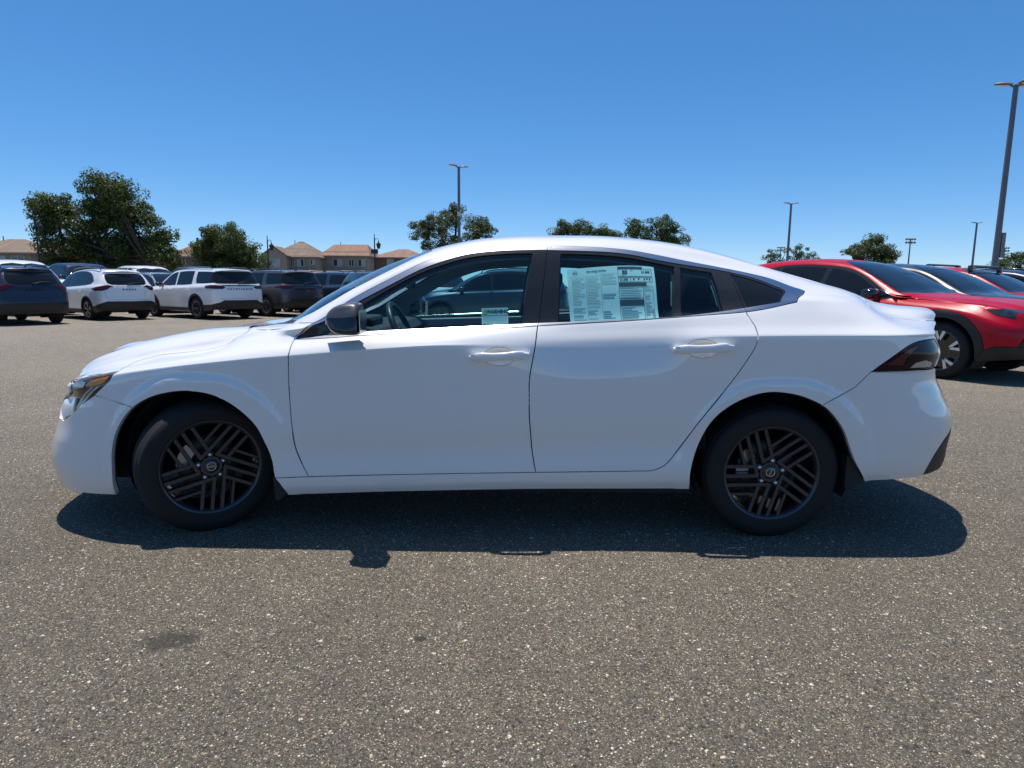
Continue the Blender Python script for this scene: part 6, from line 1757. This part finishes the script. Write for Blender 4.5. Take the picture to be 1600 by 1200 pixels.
S_CX = dict(clad=.10,
    glass=dict(front=[(-.66, 1.02), (-.60, 1.08), (-.22, 1.29), (.05, 1.395), (.28, 1.435), (.33, 1.06), (0, 1.04)],
               rear=[(.42, 1.07), (.37, 1.44), (.8, 1.47), (1.12, 1.455), (1.30, 1.10), (.8, 1.08)],
               quarter=[(1.36, 1.11), (1.20, 1.44), (1.45, 1.39), (1.72, 1.22), (1.6, 1.13)]),
    dlo=[(-.76, 1.01), (-.66, 1.09), (-.25, 1.32), (.03, 1.43), (.35, 1.48), (.8, 1.505), (1.2, 1.49), (1.5, 1.41), (1.78, 1.22), (1.62, 1.12), (1.0, 1.075), (0, 1.03), (-.5, 1.0)],
    front_door=[(-.80, .37), (-.86, .6), (-.83, .95), (-.72, 1.04), (-.25, 1.30), (.1, 1.43), (.35, 1.465), (.37, 1.04), (.36, .6), (.38, .37)],
    rear_door=[(.38, .37), (.36, .6), (.37, 1.04), (.35, 1.465), (.8, 1.49), (1.2, 1.47), (1.34, 1.09), (1.26, .9), (1.02, .62), (.94, .37)],
    taillight=[('rear', .50, 1.0), ('rear', .80, 1.02), ('side', 2.1, 1.0), ('side', 1.95, .96), ('rear', .80, .92), ('rear', .50, .92)],
    headlight=[('front', .47, .875), ('front', .70, .905), ('side', -2.0, .90), ('side', -1.86, .895), ('side', -1.98, .83), ('front', .76, .79), ('front', .50, .80)],
    grille=[('front', 0, .83), ('front', .46, .83), ('front', .44, .56), ('front', .34, .50), ('front', 0, .50)],
    fog=[('front', .62, .64), ('front', .66, .64), ('front', .76, .46), ('front', .70, .44)],
    lower_rear=[('rear', 0, .60), ('rear', .70, .60), ('side', 2.1, .48), ('side', 1.80, .42), ('side', 1.76, .25), ('rear', .70, .27), ('rear', 0, .27)],
    lower_front=[('front', 0, .46), ('front', .72, .46), ('side', -2.02, .46), ('side', -1.90, .40), ('side', -1.80, .25), ('front', .6, .26), ('front', 0, .26)],
    rear_window=[('rear', 0, 1.10), ('rear', .56, 1.10), ('rear', .56, 1.36), ('rear', 0, 1.39)],
    screen=[[-.78, 1.36], [-.35, 1.36], [.05, 1.40], [.20, 1.5], [.28, 1.7]],
    mirror=(-.52, 1.07), handles=(.12, 1.10), handle_z=.89, wheel=W_CX, steer=0.0)

PROTO = {}
PROTO['rogue'] = build_suv('parked_suv', ROGUE, S_ROGUE)[0]
PROTO['path'] = build_suv('parked_suv', PATH, S_PATH)[0]
PROTO['cx'] = build_suv('parked_crossover', CX, S_CX)[0]
def tree_of(o):
    out = [o]
    for ch in list(o.children): out += tree_of(ch)
    return out
for _p in list(PROTO.values()):
    for _o in tree_of(_p): KIDS[_o.name] = list(_o.children)
USED = set()
def park(kind, x, y, heading, paint, label, group, category='suv', drop=()):
    """heading in degrees clockwise from straight away from the camera"""
    src = PROTO[kind]
    if kind not in USED: o = src; USED.add(kind)
    else: o = copy_tree(src)
    h = math.radians(heading)
    o.location = (x, y, 0)
    o.rotation_euler = (0, 0, math.atan2(math.cos(h), math.sin(h)) - math.pi)
    tag(o, label, category, group)
    bpy.context.view_layer.update()
    for q in tree_of(o):
        if q.type == 'MESH':
            for sl in q.material_slots:
                if sl.material == PAINT['white'] or sl.material in PAINT.values():
                    sl.link = 'OBJECT'; sl.material = PAINT[paint]
    return o
# ---------------------------------------------------------------- who is parked where
G_ROW = 'parked cars in the left row'
G_FAR = 'parked vehicles in the far row'
G_RIGHT = 'crossovers parked on the right'
park('rogue', -14.56, 18.55, -56, 'white', 'white SUV with a black bumper seen from behind, second from the left edge', G_ROW)
park('rogue', -15.5, 15.65, -56, 'navy', 'dark navy SUV seen from behind, cut by the left edge', G_ROW)
park('path', -11.55, 19.7, -56, 'white', 'large white SUV with roof rails and letters across its tailgate', G_ROW)
park('path', -10.05, 22.0, -56, 'graphite', 'large purple grey SUV right of the lettered white one', G_ROW)
park('path', -8.35, 24.4, -56, 'slate', 'slate blue SUV with roof rails next to the sedan windshield pillar', G_ROW)
park('rogue', -0.7, 15.5, -88, 'steel_blue', 'blue SUV side on, seen only through the sedan windows', 'cars seen through the sedan')
park('rogue', -2.9, 24.0, 170, 'white', 'white SUV facing forward, seen through the sedan front window', 'cars seen through the sedan')
park('rogue', -4.9, 19.4, 150, 'black', 'black car nose seen through the sedan window over the steering wheel', 'cars seen through the sedan')
park('rogue', -6.6, 27.5, 124, 'darkblue', 'dark blue car peeking out between slate SUV and sedan windshield', G_FAR)
park('rogue', -15.3, 24.2, 124, 'paleblue', 'pale grey car behind the hood of the lettered white SUV', G_FAR)
park('rogue', -12.9, 33.0, 124, 'silver', 'silver car roof between the purple grey and slate SUVs', G_FAR)
park('cx', 5.87, 6.55, 149, 'crimson', 'nearest red crossover with black wheel arches right of the sedan tail', G_RIGHT)
park('cx', 8.02, 8.35, 149, 'polymetal', 'dark grey crossover between the two red ones', G_RIGHT)
RACKED = park('cx', 10.17, 10.15, 149, 'crimson', 'second red crossover carrying a black roof rack', G_RIGHT)
park('rogue', 12.5, 12.0, 148, 'darkblue', 'dark blue car at the right edge past the racked red crossover', G_RIGHT)
for _k in ('cx',): PROTO[_k].scale = (1.05, 1.05, 1.05)
for _o in list(COL.objects):
    if _o.name.startswith('parked_crossover'): _o.scale = (1.05, 1.05, 1.05)
# roof rack
for xb in (.0, .8):
    rk = MB()
    zt = 1.50 if xb < .3 else 1.545
    rk.tube([(xb, -.60, zt + .10), (xb, .60, zt + .10)], .022, 8)
    for sg in (-1, 1): rk.box((xb, sg * .60, zt + .05), (.10, .09, .13), bev=.02)
    rk.obj('roof_rack', M['gloss_black'], RACKED)
# pickups beyond the first row
PICK = dict(x0=-2.65, x1=3.15, w=1.0, r=.40, wb=3.6, wx=.86, zb=.36,
    top=[(-2.65, 1.0), (-2.6, 1.14), (-2.45, 1.22), (-1.6, 1.28), (-1.25, 1.30), (-1.12, 1.34), (-.8, 1.58), (-.5, 1.78), (-.25, 1.88), (0, 1.92), (.6, 1.94), (1.1, 1.90), (1.3, 1.78), (1.45, 1.45), (1.55, 1.38), (3.15, 1.36)],
    belt=[(-2.65, .96), (-2.0, 1.12), (-1.2, 1.18), (-.9, 1.2), (0, 1.22), (1, 1.24), (1.5, 1.26), (3.15, 1.27)],
    rt=[(-2.65, .985), (-2.45, 1.19), (-1.6, 1.25), (-1.25, 1.265), (-1.05, 1.28), (-.8, 1.46), (-.5, 1.67), (-.25, 1.78), (0, 1.82), (.6, 1.85), (1.1, 1.80), (1.3, 1.66), (1.45, 1.38), (1.55, 1.33), (3.15, 1.32)],
    yr=[(-2.65, .75), (-1.3, .80), (-1.05, .88), (-.5, .78), (0, .74), (.6, .735), (1.1, .75), (1.5, .86), (3.15, .86)],
    hood_edge=[(-2.65, .98), (-2.45, 1.15), (-1.6, 1.225), (-1.25, 1.235)], cowl=-1.1,
    nose=(-2.0, -2.65, 4.5, 3.2), tail=(2.8, 3.15, 5, 4), xn=[(.4, .03), (.6, 0), (1.1, .02)], xt=[(.4, 0), (1.2, 0)])
S_PICK = dict(clad=.06, glass=dict(front=[(-.80, 1.28), (-.74, 1.42), (-.47, 1.64), (-.22, 1.75), (.06, 1.79), (.10, 1.28)], rear=[(.18, 1.28), (.15, 1.79), (.6, 1.81), (1.02, 1.76), (1.2, 1.60), (1.25, 1.30)]),
    taillight=[('rear', .80, 1.2), ('rear', .92, 1.2), ('side', 3.05, 1.2), ('side', 3.05, .85), ('rear', .92, .85), ('rear', .80, .85)],
    headlight=[('front', .58, 1.1), ('front', .88, 1.12), ('side', -2.35, 1.1), ('side', -2.32, .95), ('front', .86, .92), ('front', .60, .92)],
    grille=[('front', 0, 1.12), ('front', .54, 1.12), ('front', .52, .74), ('front', 0, .74)], lower_front=[('front', 0, .62), ('front', .88, .62), ('side', -2.3, .60), ('side', -2.24, .38), ('front', 0, .38)],
    rear_window=[('rear', 0, 1.29), ('rear', .3, 1.29), ('rear', .3, 1.295), ('rear', 0, 1.295)],
    screen=[[-1.03, 1.36], [-.75, 1.36], [-.52, 1.40], [-.46, 1.5], [-.42, 1.7]], mirror=(-.75, 1.34), wheel=W_PATH)
PROTO['pickup'] = build_suv('pickup_truck', PICK, S_PICK)[0]
for _o in tree_of(PROTO['pickup']): KIDS[_o.name] = list(_o.children)
park('pickup', -19.4, 21.3, 124, 'white', 'white pickup roof showing over the navy SUV', G_FAR, 'pickup')
park('pickup', -19.1, 24.6, 124, 'navy', 'navy pickup facing forward between the navy and white SUVs', G_FAR, 'pickup')
park('pickup', -18.2, 28.0, 124, 'white', 'white pickup facing forward over the right end of the white SUV', G_FAR, 'pickup')
park('pickup', -16.6, 30.3, 124, 'black', 'black pickup cab behind the front of the lettered white SUV', G_FAR, 'pickup')
for _o in list(COL.objects):
    if _o.name.startswith('pickup_truck'): _o.scale = (1.08, 1.08, 1.08)
